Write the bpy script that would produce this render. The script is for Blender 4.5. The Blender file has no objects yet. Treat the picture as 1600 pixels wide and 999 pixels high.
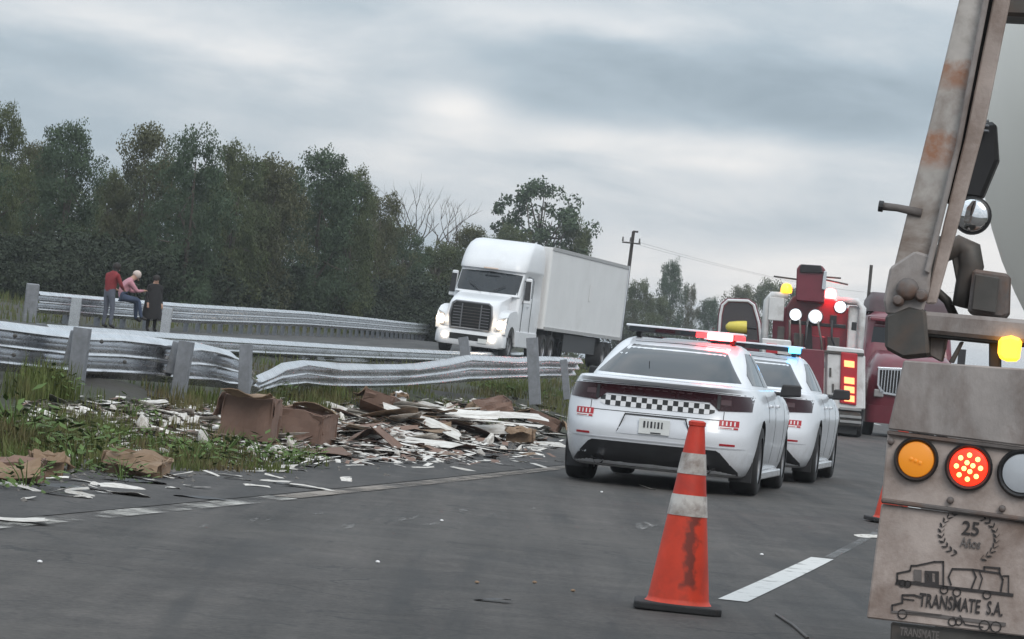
import bpy, bmesh, math, random
import numpy as np
from mathutils import Vector, Matrix
random.seed(7); rng = np.random.default_rng(11)
sc = bpy.context.scene
COL = sc.collection
PI = math.pi
# ------------------------------------------------------------------ camera
ROLL = math.radians(5.5); FPX = 5400.0; EYE = 1.13; PITCH = math.atan(59.0 / FPX)
cd = bpy.data.cameras.new('camera'); cam = bpy.data.objects.new('camera', cd); COL.objects.link(cam)
cd.sensor_width = 36.0; cd.lens = 36.0 * FPX / 1600.0; cd.clip_start = 0.1; cd.clip_end = 6000
_R = Vector((1, 0, 0)); _F = Vector((0, math.cos(PITCH), math.sin(PITCH))); _U = Vector((0, -math.sin(PITCH), math.cos(PITCH)))
_cx = _R * math.cos(ROLL) + _U * math.sin(ROLL); _cy = -_R * math.sin(ROLL) + _U * math.cos(ROLL)
M4 = Matrix.Identity(4)
for i in range(3):
    M4[i][0] = _cx[i]; M4[i][1] = _cy[i]; M4[i][2] = -_F[i]
M4[2][3] = EYE
cam.matrix_world = M4
sc.camera = cam
# ------------------------------------------------------------------ survey helpers: photograph pixel -> place
def ray(x, y):
    a = x - 800.0; b = y - 499.5
    d = _F * FPX + _cx * a - _cy * b
    return d / d.y
def at(x, y, D): return ray(x, y) * D + Vector((0, 0, EYE))
def on(x, y, z=0.0):
    d = ray(x, y); return d * ((z - EYE) / d.z) + Vector((0, 0, EYE))
RAD = 800.0; A0 = math.radians(11.6); SEND = 260.0
def road(s, t):
    if s <= SEND:
        a = A0 - s / RAD
        X = RAD * (math.cos(a) - math.cos(A0)); Y = RAD * (math.sin(A0) - math.sin(a))
    else:
        a = A0 - SEND / RAD
        X = RAD * (math.cos(a) - math.cos(A0)) + (s - SEND) * math.sin(a); Y = RAD * (math.sin(A0) - math.sin(a)) + (s - SEND) * math.cos(a)
    return X + t * math.cos(a), Y - t * math.sin(a), a
def inv(X, Y):
    s = Y
    for _ in range(8):
        x, y, a = road(s, 0); s += (X - x) * math.sin(a) + (Y - y) * math.cos(a)
    x, y, a = road(s, 0)
    return s, (X - x) * math.cos(a) - (Y - y) * math.sin(a)
# ------------------------------------------------------------------ world: overcast sky
W = bpy.data.worlds.new('World'); sc.world = W; W.use_nodes = True
nt = W.node_tree; nt.nodes.clear()
def N(tree, typ, **kw):
    n = tree.nodes.new(typ)
    for k, v in kw.items(): setattr(n, k, v)
    return n
def mth(tree, op, a, b=None, clamp=False):
    n = tree.nodes.new('ShaderNodeMath'); n.operation = op; n.use_clamp = clamp
    for i, v in enumerate((a, b)):
        if v is None: continue
        if isinstance(v, (int, float)): n.inputs[i].default_value = v
        else: tree.links.new(v, n.inputs[i])
    return n.outputs[0]
SUN_AZ = math.radians(158); SUN_EL = math.radians(38)      # behind the camera, a little to the right
sky = N(nt, 'ShaderNodeTexSky', sky_type='NISHITA'); sky.sun_disc = False; sky.sun_elevation = SUN_EL; sky.sun_rotation = SUN_AZ
sky.air_density = 1.0; sky.dust_density = 3.0
geo = N(nt, 'ShaderNodeTexCoord'); sep = N(nt, 'ShaderNodeSeparateXYZ'); nt.links.new(geo.outputs['Generated'], sep.inputs[0])
dx, dy, dz = sep.outputs
az = mth(nt, 'ARCTAN2', dx, dy); el = mth(nt, 'ARCSINE', dz)
zz = mth(nt, 'ADD', mth(nt, 'MAXIMUM', dz, 0.0), 0.26)
cmb = N(nt, 'ShaderNodeCombineXYZ'); nt.links.new(mth(nt, 'DIVIDE', dx, zz), cmb.inputs[0]); nt.links.new(mth(nt, 'DIVIDE', dy, zz), cmb.inputs[1])
def noise(tree, vec, scale, detail, rough=0.55, dist=0.0):
    n = N(tree, 'ShaderNodeTexNoise'); n.inputs['Scale'].default_value = scale; n.inputs['Detail'].default_value = detail
    n.inputs['Roughness'].default_value = rough; n.inputs['Distortion'].default_value = dist
    if vec is not None: tree.links.new(vec, n.inputs['Vector'])
    return n.outputs['Fac']
n1 = noise(nt, cmb.outputs[0], 2.3, 8, 0.52, 0.35); n2 = noise(nt, cmb.outputs[0], 7.5, 7, 0.6, 0.3)
warp = mth(nt, 'MULTIPLY', mth(nt, 'SUBTRACT', n1, 0.5), 0.05)
b = mth(nt, 'ADD', mth(nt, 'MULTIPLY', mth(nt, 'SUBTRACT', n1, 0.5), 1.3), mth(nt, 'MULTIPLY', mth(nt, 'SUBTRACT', n2, 0.5), 0.50))
b = mth(nt, 'ADD', b, 0.50)
for (px, py, sx, sy, amp) in [(1160,120,330,50,-.42),(1330,190,170,26,-.22),(900,165,120,20,-.15),(420,130,380,42,-.16),(715,158,60,28,.50),(940,222,210,30,.36),(1230,250,150,34,.22),
        (1260,415,240,34,.40),(1560,430,170,90,.55),(900,30,140,20,.30),(140,20,260,34,.22),(620,240,120,44,.18),(1060,360,200,34,-.06),(300,215,300,40,-.08),(1120,310,150,24,.14)]:
    d = ray(px, py); a0 = math.atan2(d.x, d.y); e0 = math.atan2(d.z, math.hypot(d.x, d.y))
    u = mth(nt, 'DIVIDE', mth(nt, 'SUBTRACT', az, a0), sx / FPX)
    v = mth(nt, 'DIVIDE', mth(nt, 'SUBTRACT', mth(nt, 'ADD', el, mth(nt, 'MULTIPLY', warp, 0.6)), e0 ), sy / FPX)
    q = mth(nt, 'ADD', mth(nt, 'MULTIPLY', u, u), mth(nt, 'MULTIPLY', v, v))
    b = mth(nt, 'ADD', b, mth(nt, 'MULTIPLY', mth(nt, 'POWER', 2.71828, mth(nt, 'MULTIPLY', q, -0.7)), amp))
ramp = N(nt, 'ShaderNodeValToRGB'); nt.links.new(b, ramp.inputs[0])
cr = ramp.color_ramp; cr.elements[0].position = 0.0; cr.elements[0].color = (.275, .345, .405, 1)
cr.elements[1].position = 1.0; cr.elements[1].color = (.88, .87, .86, 1)
e = cr.elements.new(0.35); e.color = (.425, .505, .570, 1)
e = cr.elements.new(0.68); e.color = (.650, .690, .725, 1)
# an overcast sky grows brighter towards the zenith
grad = mth(nt, 'ADD', 1.0, mth(nt, 'MULTIPLY', mth(nt, 'MAXIMUM', dz, 0.0), 1.5))
mixs = N(nt, 'ShaderNodeMix', data_type='RGBA'); mixs.inputs[0].default_value = 0.93
skm = N(nt, 'ShaderNodeVectorMath', operation='SCALE'); nt.links.new(sky.outputs[0], skm.inputs[0]); skm.inputs['Scale'].default_value = 0.08
clm = N(nt, 'ShaderNodeVectorMath', operation='SCALE'); nt.links.new(ramp.outputs[0], clm.inputs[0]); nt.links.new(grad, clm.inputs['Scale'])
nt.links.new(skm.outputs[0], mixs.inputs[6]); nt.links.new(clm.outputs[0], mixs.inputs[7])
bg = N(nt, 'ShaderNodeBackground'); nt.links.new(mixs.outputs[2], bg.inputs[0]); bg.inputs[1].default_value = 1.0
wo = N(nt, 'ShaderNodeOutputWorld'); nt.links.new(bg.outputs[0], wo.inputs[0])
# ------------------------------------------------------------------ sun (veiled by cloud)
sl = bpy.data.lights.new('sun', 'SUN'); sl.energy = 1.25; sl.angle = math.radians(28); sl.color = (1, .94, .86)
so = bpy.data.objects.new('sun', sl); COL.objects.link(so)
sd = Vector((math.sin(SUN_AZ) * math.cos(SUN_EL), math.cos(SUN_AZ) * math.cos(SUN_EL), math.sin(SUN_EL)))
so.rotation_euler = sd.to_track_quat('Z', 'Y').to_euler()
sc.view_settings.view_transform = 'Standard'; sc.view_settings.look = 'None'; sc.view_settings.exposure = 0.0; sc.view_settings.gamma = 1.0
sc.view_settings.use_curve_mapping = False
sc.cycles.max_bounces = 6; sc.cycles.transparent_max_bounces = 8
sc.cycles.use_denoising = True
# ------------------------------------------------------------------ materials
MATS = {}
def mat(name, c, rough=.6, metal=0.0, var=0.15, scale=6.0, bump=0.0, bscale=40.0, c2=None, c2lo=.5, c2hi=.7, spec=.5, coat=0.0, trans=0.0, stretch=(1, 1, 1), rvar=0.0, objrand=0.0):
    m = bpy.data.materials.new(name); m.use_nodes = True; t = m.node_tree; p = t.nodes['Principled BSDF']
    tc = N(t, 'ShaderNodeTexCoord'); mp = N(t, 'ShaderNodeMapping'); mp.inputs['Scale'].default_value = stretch
    t.links.new(tc.outputs['Object'], mp.inputs[0]); vec = mp.outputs[0]
    f = noise(t, vec, scale, 5, .6)
    mr = N(t, 'ShaderNodeMapRange'); t.links.new(f, mr.inputs[0]); mr.inputs[1].default_value = .25; mr.inputs[2].default_value = .75
    mr.inputs[3].default_value = 1 - var; mr.inputs[4].default_value = 1 + var
    val = mr.outputs[0]
    if objrand:
        oi = N(t, 'ShaderNodeObjectInfo'); val = mth(t, 'MULTIPLY', val, mth(t, 'ADD', 1 - objrand, mth(t, 'MULTIPLY', oi.outputs['Random'], 2 * objrand)))
    sm = N(t, 'ShaderNodeVectorMath', operation='SCALE'); sm.inputs[0].default_value = c; t.links.new(val, sm.inputs['Scale']); out = sm.outputs[0]
    if c2 is not None:
        f2 = noise(t, vec, scale * 0.45, 6, .65, .3)
        r2 = N(t, 'ShaderNodeMapRange'); t.links.new(f2, r2.inputs[0]); r2.inputs[1].default_value = c2lo; r2.inputs[2].default_value = c2hi
        mx = N(t, 'ShaderNodeMix', data_type='RGBA'); t.links.new(r2.outputs[0], mx.inputs[0]); t.links.new(out, mx.inputs[6]); mx.inputs[7].default_value = (*c2, 1); out = mx.outputs[2]
    t.links.new(out, p.inputs['Base Color'])
    p.inputs['Roughness'].default_value = rough; p.inputs['Metallic'].default_value = metal
    p.inputs['Specular IOR Level'].default_value = spec; p.inputs['Coat Weight'].default_value = coat; p.inputs['Coat Roughness'].default_value = .08
    if rvar:
        t.links.new(mth(t, 'ADD', rough - rvar, mth(t, 'MULTIPLY', noise(t, vec, scale * 1.7, 4), 2 * rvar), True), p.inputs['Roughness'])
    if trans: p.inputs['Transmission Weight'].default_value = trans
    if bump:
        bn = N(t, 'ShaderNodeBump'); bn.inputs['Strength'].default_value = bump; bn.inputs['Distance'].default_value = .02
        t.links.new(noise(t, vec, bscale, 6, .6), bn.inputs['Height']); t.links.new(bn.outputs[0], p.inputs['Normal'])
    MATS[name] = m; return m
def emit(name, c, strength, base=(.1, .1, .1)):
    m = bpy.data.materials.new(name); m.use_nodes = True; p = m.node_tree.nodes['Principled BSDF']
    p.inputs['Base Color'].default_value = (*base, 1); p.inputs['Emission Color'].default_value = (*c, 1); p.inputs['Emission Strength'].default_value = strength
    p.inputs['Roughness'].default_value = .25; MATS[name] = m; return m
def glass(name, c=(.02, .025, .03), rough=.05, alpha=1.0):
    m = mat(name, c, rough, 0, .1, 3, spec=.5, coat=.15); m.node_tree.nodes['Principled BSDF'].inputs['IOR'].default_value = 1.45; return m
white = mat('white_paint', (.74, .76, .80), .24, var=.05, scale=3, coat=.6, c2=(.50, .49, .47), c2lo=.62, c2hi=.9, rvar=.05)
truck_white = mat('truck_white', (.72, .73, .75), .35, var=.05, scale=1.2, coat=.3, c2=(.48, .47, .45), c2lo=.58, c2hi=.9)
box_white = mat('trailer_white', (.74, .74, .74), .5, var=.05, scale=.8, c2=(.58, .57, .55), c2lo=.55, c2hi=.85)
_t = white.node_tree; _p = _t.nodes['Principled BSDF']; _s = _p.inputs['Base Color'].links[0].from_socket; _tc = N(_t, 'ShaderNodeTexCoord'); _sp = N(_t, 'ShaderNodeSeparateXYZ'); _t.links.new(_tc.outputs['Object'], _sp.inputs[0])
_k = mth(_t, 'ADD', mth(_t, 'MULTIPLY', mth(_t, 'SUBTRACT', .42, _sp.outputs[2]), 1.6), mth(_t, 'MULTIPLY', mth(_t, 'SUBTRACT', noise(_t, _tc.outputs['Object'], 5, 6, .65), .5), 1.2), True)   # road film thrown up on the lower panels
_m = N(_t, 'ShaderNodeMix', data_type='RGBA'); _t.links.new(mth(_t, 'MULTIPLY', _k, .8), _m.inputs[0]); _t.links.new(_s, _m.inputs[6]); _m.inputs[7].default_value = (.30, .27, .24, 1); _t.links.new(_m.outputs[2], _p.inputs['Base Color'])
rubber = mat('tyre_rubber', (.022, .022, .023), .85, var=.3, scale=12)
black = mat('black_plastic', (.018, .018, .02), .5, var=.3, scale=8)
blackm = mat('matt_black', (.012, .012, .012), .9, var=.3)
dkglass = glass('dark_glass', (.018, .022, .026))
rim_m = mat('rim_metal', (.35, .35, .36), .35, .9, var=.2, scale=9)
galv = mat('galvanised_steel', (.66, .67, .69), .27, 1.0, var=.15, scale=4, c2=(.40, .40, .40), c2lo=.52, c2hi=.8, rvar=.08, bump=.025, bscale=7)
galvpost = mat('weathered_steel', (.24, .25, .27), .6, .55, var=.25, scale=9, c2=(.14, .14, .14), c2lo=.5, c2hi=.8)
chrome = mat('chrome', (.75, .75, .77), .14, 1.0, var=.05)
maroon = mat('maroon_paint', (.155, .022, .036), .3, var=.15, scale=4, coat=.4, c2=(.12, .03, .035), c2lo=.55, c2hi=.8)
steel = mat('dark_steel', (.09, .085, .08), .6, .4, var=.3, scale=9, c2=(.13, .09, .07), c2lo=.5, c2hi=.75)
conc = mat('dusty_paint', (.41, .345, .315), .8, var=.20, scale=9, c2=(.20, .145, .12), c2lo=.46, c2hi=.70, bump=.15, bscale=60)
conc2 = mat('grimy_plate', (.29, .262, .25), .75, var=.25, scale=10, c2=(.13, .095, .08), c2lo=.45, c2hi=.68, bump=.15, bscale=50, stretch=(1, 1, .6))
cream = mat('drum_cream', (.84, .81, .74), .5, var=.05, scale=2, c2=(.60, .52, .44), c2lo=.56, c2hi=.85)
paper = mat('paper_white', (.60, .575, .54), .85, var=.2, scale=9, objrand=.30, c2=(.27, .22, .18), c2lo=.46, c2hi=.72)
card = mat('cardboard', (.17, .105, .08), .85, var=.18, scale=8, objrand=.2, c2=(.13, .08, .06), c2lo=.5, c2hi=.8, bump=.1)
card_tan = mat('cardboard_tan', (.25, .17, .11), .85, var=.15, scale=7, objrand=.1, c2=(.15, .10, .065), c2lo=.42, c2hi=.7)
card_dk = mat('cardboard_inside', (.06, .032, .026), .9, var=.2)
# ------------------------------------------------------------------ mesh helpers
class MB:
    """collects shapes for ONE mesh"""
    def __init__(s): s.v = []; s.f = []; s.m = []
    def add(s, vs, fs, mi=0):
        o = len(s.v); s.v += [tuple(v) for v in vs]; s.f += [tuple(i + o for i in f) for f in fs]; s.m += [mi] * len(fs); return s
    def box(s, c, d, rot=None, mi=0):
        x, y, z = (q / 2 for q in d)
        P = [Vector(p) for p in ((-x,-y,-z),(x,-y,-z),(x,y,-z),(-x,y,-z),(-x,-y,z),(x,-y,z),(x,y,z),(-x,y,z))]
        if rot is not None: P = [rot @ p for p in P]
        c = Vector(c)
        return s.add([p + c for p in P], [(0,3,2,1),(4,5,6,7),(0,1,5,4),(1,2,6,5),(2,3,7,6),(3,0,4,7)], mi)
    def hexa(s, P, mi=0):  # 8 points bottom 4, top 4
        return s.add(P, [(0,3,2,1),(4,5,6,7),(0,1,5,4),(1,2,6,5),(2,3,7,6),(3,0,4,7)], mi)
    def tube(s, pts, rad, n=8, cap=True, mi=0):
        pts = [Vector(p) for p in pts]; rr = rad if isinstance(rad, (list, tuple)) else [rad] * len(pts)
        vs = []; prev = None
        for i, p in enumerate(pts):
            d = (pts[min(i + 1, len(pts) - 1)] - pts[max(i - 1, 0)]).normalized()
            if prev is None: a = d.orthogonal().normalized()
            else:
                a = (prev - d * prev.dot(d)); a = a.normalized() if a.length > 1e-6 else d.orthogonal().normalized()
            prev = a; b_ = d.cross(a)
            for k in range(n):
                th = 2 * PI * k / n; vs.append(p + (a * math.cos(th) + b_ * math.sin(th)) * rr[i])
        fs = [(i*n+k, i*n+(k+1)%n, (i+1)*n+(k+1)%n, (i+1)*n+k) for i in range(len(pts)-1) for k in range(n)]
        if cap: fs += [tuple(range(n))[::-1], tuple(range((len(pts)-1)*n, len(pts)*n))]
        return s.add(vs, fs, mi)
    def lathe(s, prof, n=24, axis='z', c=(0,0,0), mi=0, cap=True):  # prof: (r, h)
        vs = []
        for r_, h in prof:
            for k in range(n):
                th = 2*PI*k/n; a, b_ = r_*math.cos(th), r_*math.sin(th)
                vs.append({'z': (a, b_, h), 'x': (h, a, b_), 'y': (b_, h, a)}[axis])
        vs = [Vector(v) + Vector(c) for v in vs]
        fs = [(i*n+k, i*n+(k+1)%n, (i+1)*n+(k+1)%n, (i+1)*n+k) for i in range(len(prof)-1) for k in range(n)]
        if cap: fs += [tuple(range(n))[::-1], tuple(range((len(prof)-1)*n, len(prof)*n))]
        return s.add(vs, fs, mi)
    def prism(s, poly, lo, hi, axis='y', mi=0):  # poly in the two other axes
        n = len(poly)
        def pt(p, h): return {'y': (p[0], h, p[1]), 'x': (h, p[0], p[1]), 'z': (p[0], p[1], h)}[axis]
        return s.add([pt(p, lo) for p in poly] + [pt(p, hi) for p in poly],
                     [tuple(range(n))[::-1], tuple(range(n, 2*n))] + [(k, (k+1) % n, n+(k+1) % n, n+k) for k in range(n)], mi)
    def grid(s, rows, closed=False, mi=0):  # rows of equal length
        n = len(rows[0]); vs = [p for r_ in rows for p in r_]; m = n if closed else n - 1
        return s.add(vs, [(i*n+k, i*n+(k+1) % n, (i+1)*n+(k+1) % n, (i+1)*n+k) for i in range(len(rows)-1) for k in range(m)], mi)
    def build(s, name, mats, parent=None, smooth=False, bev=0.0, seg=2, fix=True, auto=None):
        me = bpy.data.meshes.new(name); me.from_pydata(s.v, [], s.f)
        mats = mats if isinstance(mats, (list, tuple)) else [mats]
        for m_ in mats: me.materials.append(m_)
        if len(mats) > 1: me.polygons.foreach_set('material_index', s.m)
        if fix:
            bm = bmesh.new(); bm.from_mesh(me); bmesh.ops.recalc_face_normals(bm, faces=bm.faces); bm.to_mesh(me); bm.free()
        if smooth: me.polygons.foreach_set('use_smooth', [True] * len(me.polygons))
        if smooth and auto: me.set_sharp_from_angle(angle=math.radians(auto))
        me.update(); return link(name, me, parent, bev, seg)
def link(name, me, parent=None, bev=0.0, seg=2):
    o = bpy.data.objects.new(name, me); COL.objects.link(o)
    if parent is not None: o.parent = parent
    if bev:
        b_ = o.modifiers.new('bevel', 'BEVEL'); b_.width = bev; b_.segments = seg; b_.limit_method = 'ANGLE'; b_.angle_limit = math.radians(40)
    return o
def tag(o, label, cat, group=None):
    o['label'] = label; o['category'] = cat
    if group: o['group'] = group
    return o
def empty(name, loc, rz=0.0, label=None, cat=None, group=None):
    o = bpy.data.objects.new(name, None); COL.objects.link(o); o.location = loc; o.rotation_euler = (0, 0, rz); o.empty_display_size = .2
    if label: tag(o, label, cat, group)
    return o
def struct(o, kind='structure'): o['kind'] = kind; return o
def copy_tree(o, parent=None):
    c = o.copy(); COL.objects.link(c); c.parent = parent
    for ch in list(o.children): copy_tree(ch, c)
    return c
def text_mesh(body, size=1.0, extrude=0.0015, shear=0.0):
    cu = bpy.data.curves.new('t', 'FONT'); cu.body = body; cu.size = size; cu.extrude = extrude; cu.align_x = 'CENTER'; cu.align_y = 'BOTTOM_BASELINE'; cu.resolution_u = 3; cu.offset = 0.012 * size
    o = bpy.data.objects.new('t', cu); COL.objects.link(o); dg = bpy.context.evaluated_depsgraph_get()
    me = bpy.data.meshes.new_from_object(o.evaluated_get(dg)); bpy.data.objects.remove(o); return me
def smooth01(x): x = max(0., min(1., x)); return x * x * (3 - 2 * x)
# ------------------------------------------------------------------ ground
PROF = [(-700, 2.0), (-60, 1.6), (-26, 1.0), (-23.2, .88), (-22.0, .86), (-15.9, .80), (-15.5, .66), (-15.0, .54), (-13, .48), (-11.6, .46), (-10.6, .42), (-9.4, .20), (-8.4, .05), (-7.9, -.02), (-7.4, -.05), (6.2, -.05), (7.5, -.15), (12, -.4), (60, -.6), (1500, -.6)]
_pt = np.array([p[0] for p in PROF]); _pz = np.array([p[1] for p in PROF])
def lift(s): return max(0., min(1.4, (s - 78) * .0085)) if s < 400 else 1.4
def gz(s, t, rough=True):
    z = float(np.interp(t, _pt, _pz))
    k = smooth01((-8.6 - t) / 3.0)
    z += lift(s) * k
    if rough and -24 < t < -15.5: pass
    elif rough and t < -8.2: z += .05 * math.sin(s * 1.3 + t * 2.1) * math.sin(t * 1.7 - s * .6) + .03 * math.sin(s * 3.1 - t * 2.7)
    return z
def ground_at(x, y):
    s, t = inv(x, y); z = gz(s, t); return max(z, .002) if -7.9 < t < 6.2 else z
soil = mat('verge_soil', (.040, .036, .031), .95, var=.4, scale=.9, c2=(.034, .040, .018), c2lo=.42, c2hi=.62, bump=.6, bscale=9)
def srange(lst):
    out = []
    for a, b_, st in lst: out += list(np.arange(a, b_, st))
    return out
S_ = srange([(-60, 20, 8), (20, 75, .5), (75, 180, 2.5), (180, 500, 20), (500, 2400, 300)])
T_ = [-690, -400, -200, -120, -80, -60, -45, -35, -30, -26, -24, -23.2, -22.6, -22, -21.7, -19, -16.2, -15.8, -15] + list(np.arange(-14.6, -7.2, .3)) + [-7.0, -3, 2, 6.0, 6.6, 7.5, 9, 12, 20, 60, 200, 600, 1300]
g = MB(); g.grid([[(*road(s, t)[:2], gz(s, t) - (.06 if -21.8 < t < -16.1 else 0)) for t in T_] for s in S_])
struct(g.build('ground', soil, smooth=True))
def asphalt(name, c, stretch):
    m = mat(name, c, .8, var=.16, scale=.5, c2=tuple(q * .68 for q in c), c2lo=.5, c2hi=.68, bump=.25, bscale=90, rvar=.08)
    t = m.node_tree; p = t.nodes['Principled BSDF']; src = p.inputs['Base Color'].links[0].from_socket
    tc = N(t, 'ShaderNodeTexCoord'); mp = N(t, 'ShaderNodeMapping'); mp.inputs['Rotation'].default_value = (0, 0, A0 - .03); mp.inputs['Scale'].default_value = (1.6, .07, 1)
    t.links.new(tc.outputs['Object'], mp.inputs[0])
    # wheel-track streaks along the driving direction, patchy wear and speckled aggregate
    st = noise(t, mp.outputs[0], 1.6, 5, .6); fine = noise(t, tc.outputs['Object'], 26, 4, .75); pat = noise(t, tc.outputs['Object'], 2.6, 7, .7, .4)
    k = mth(t, 'ADD', mth(t, 'ADD', -2.5, mth(t, 'MULTIPLY', st, 2.3)), mth(t, 'ADD', mth(t, 'MULTIPLY', fine, 2.8), mth(t, 'MULTIPLY', pat, 1.9)))
    k = mth(t, 'MAXIMUM', k, .25)
    v = N(t, 'ShaderNodeVectorMath', operation='SCALE'); t.links.new(src, v.inputs[0]); t.links.new(k, v.inputs['Scale'])
    # rubber smears: short dark drag marks
    mp2 = N(t, 'ShaderNodeMapping'); mp2.inputs['Rotation'].default_value = (0, 0, A0 - .06); mp2.inputs['Scale'].default_value = (3.2, .22, 1); t.links.new(tc.outputs['Object'], mp2.inputs[0])
    sm = noise(t, mp2.outputs[0], 1.0, 4, .55, .6); rr = N(t, 'ShaderNodeMapRange'); t.links.new(sm, rr.inputs[0]); rr.inputs[1].default_value = .54; rr.inputs[2].default_value = .64
    mx = N(t, 'ShaderNodeMix', data_type='RGBA'); t.links.new(mth(t, 'MULTIPLY', rr.outputs[0], .6), mx.inputs[0]); t.links.new(v.outputs[0], mx.inputs[6]); mx.inputs[7].default_value = (.020, .019, .019, 1)
    vo = N(t, 'ShaderNodeTexVoronoi', feature='DISTANCE_TO_EDGE'); vo.inputs['Scale'].default_value = .42; wv = N(t, 'ShaderNodeVectorMath', operation='ADD'); nz = N(t, 'ShaderNodeTexNoise'); nz.inputs['Scale'].default_value = 1.3; nz.inputs['Detail'].default_value = 6
    t.links.new(tc.outputs['Object'], nz.inputs['Vector']); t.links.new(tc.outputs['Object'], wv.inputs[0]); sc_ = N(t, 'ShaderNodeVectorMath', operation='SCALE'); t.links.new(nz.outputs['Color'], sc_.inputs[0]); sc_.inputs['Scale'].default_value = 1.6; t.links.new(sc_.outputs[0], wv.inputs[1]); t.links.new(wv.outputs[0], vo.inputs['Vector'])
    ck = mth(t, 'MULTIPLY', mth(t, 'LESS_THAN', vo.outputs['Distance'], .010), mth(t, 'GREATER_THAN', pat, .50)); m3 = N(t, 'ShaderNodeMix', data_type='RGBA'); t.links.new(mth(t, 'MULTIPLY', ck, .75), m3.inputs[0]); t.links.new(mx.outputs[2], m3.inputs[6]); m3.inputs[7].default_value = (.012, .012, .012, 1)
    # dried mud film
    mu = N(t, 'ShaderNodeMapRange'); t.links.new(noise(t, tc.outputs['Object'], .35, 8, .65, .5), mu.inputs[0]); mu.inputs[1].default_value = .50; mu.inputs[2].default_value = .75; m4 = N(t, 'ShaderNodeMix', data_type='RGBA'); t.links.new(mth(t, 'MULTIPLY', mu.outputs[0], .55), m4.inputs[0]); t.links.new(m3.outputs[2], m4.inputs[6]); m4.inputs[7].default_value = (.085, .075, .066, 1)
    t.links.new(m4.outputs[2], p.inputs['Base Color']); return m
asp = asphalt('asphalt', (.049, .0430, .0390), 1); asp2 = asphalt('asphalt_far', (.055, .053, .051), 1)
Sr = srange([(-60, 10, 5), (10, 60, 1), (60, 260, 5), (260, 1800, 60)])
def strip(name, t0, t1, z, m, s0=-60, s1=1800, zf=None, jit=None):
    g = MB(); ss = [s0] + [s for s in Sr if s0 < s < s1] + [s1]; n = max(2, int(abs(t1 - t0) / 2) + 2)
    g.grid([[(*road(s, t)[:2], (zf(s, t) if zf else 0) + z) for t in np.linspace(t0 + (jit(s) if jit else 0), t1, n)] for s in ss]); return g.build(name, m)
rdn = lambda s: .16 * math.sin(s * 1.1) + .12 * math.sin(s * 2.7 + 1) + .07 * math.sin(s * 6.1)
struct(strip('road', -7.85, 6.2, 0.0, asp, jit=rdn)); struct(strip('far_road', -21.75, -16.15, .012, asp2, s0=-60, s1=152, zf=lambda s, t: gz(s, t, False)))
struct(strip('shoulder', -7.80, -6.10, .004, asphalt('asphalt_shoulder', (.041, .0365, .034), 1), jit=lambda s: rdn(s) * .9 + .03))
# worn paint
def paint(name, lo, hi, c, sc_=(1, 1, 1)):
    m = bpy.data.materials.new(name); m.use_nodes = True; t = m.node_tree; p = t.nodes['Principled BSDF']; tc = N(t, 'ShaderNodeTexCoord')
    mp = N(t, 'ShaderNodeMapping'); mp.inputs['Scale'].default_value = sc_; t.links.new(tc.outputs['Object'], mp.inputs[0])
    f = noise(t, mp.outputs[0], 1.0, 8, .68); r_ = N(t, 'ShaderNodeMapRange'); t.links.new(f, r_.inputs[0]); r_.inputs[1].default_value = lo; r_.inputs[2].default_value = hi
    t.links.new(r_.outputs[0], p.inputs['Alpha']); p.inputs['Base Color'].default_value = (*c, 1); p.inputs['Roughness'].default_value = .75; return m
pw = paint('road_paint', .30, .46, (.56, .555, .54), (5, 5, 1)); pe = paint('worn_edge_paint', .45, .66, (.54, .52, .48), (1.6, 1.1, 1)); pe2 = paint('very_worn_edge_paint', .36, .62, (.24, .205, .175), (1.8, 1.2, 1)); pf = paint('ghost_paint', .42, .75, (.22, .22, .22), (1.5, 1.5, 1))
struct(strip('edge_line', -6.06, -5.84, .008, pe, s0=10, s1=23.5)); struct(strip('edge_line', -6.04, -5.86, .008, pe2, s0=23.6, s1=90))
struct(strip('lane_dash', -2.20, -2.05, .004, pw, s0=17.6, s1=22.95))
for k in range(1, 9):
    if k != 0: struct(strip('lane_dash', -2.20, -2.05, .004, pw, s0=17.6 + 15 * k, s1=22.8 + 15 * k))
struct(strip('lane_ghost_line', -2.13, -2.06, .004, pf, s0=23.05, s1=29.5))
pg = paint('scuff', .56, .72, (.26, .25, .24), (6, .5, 1))
for t_, s0, s1, w_ in ((-4.9, 19.0, 25.5, .10), (-4.55, 21.5, 28.0, .07), (-5.35, 17, 22, .06), (-3.6, 24, 31, .08)): struct(strip('scuff_mark', t_ - w_, t_ + w_, .005, pg, s0=s0, s1=s1))
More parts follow.
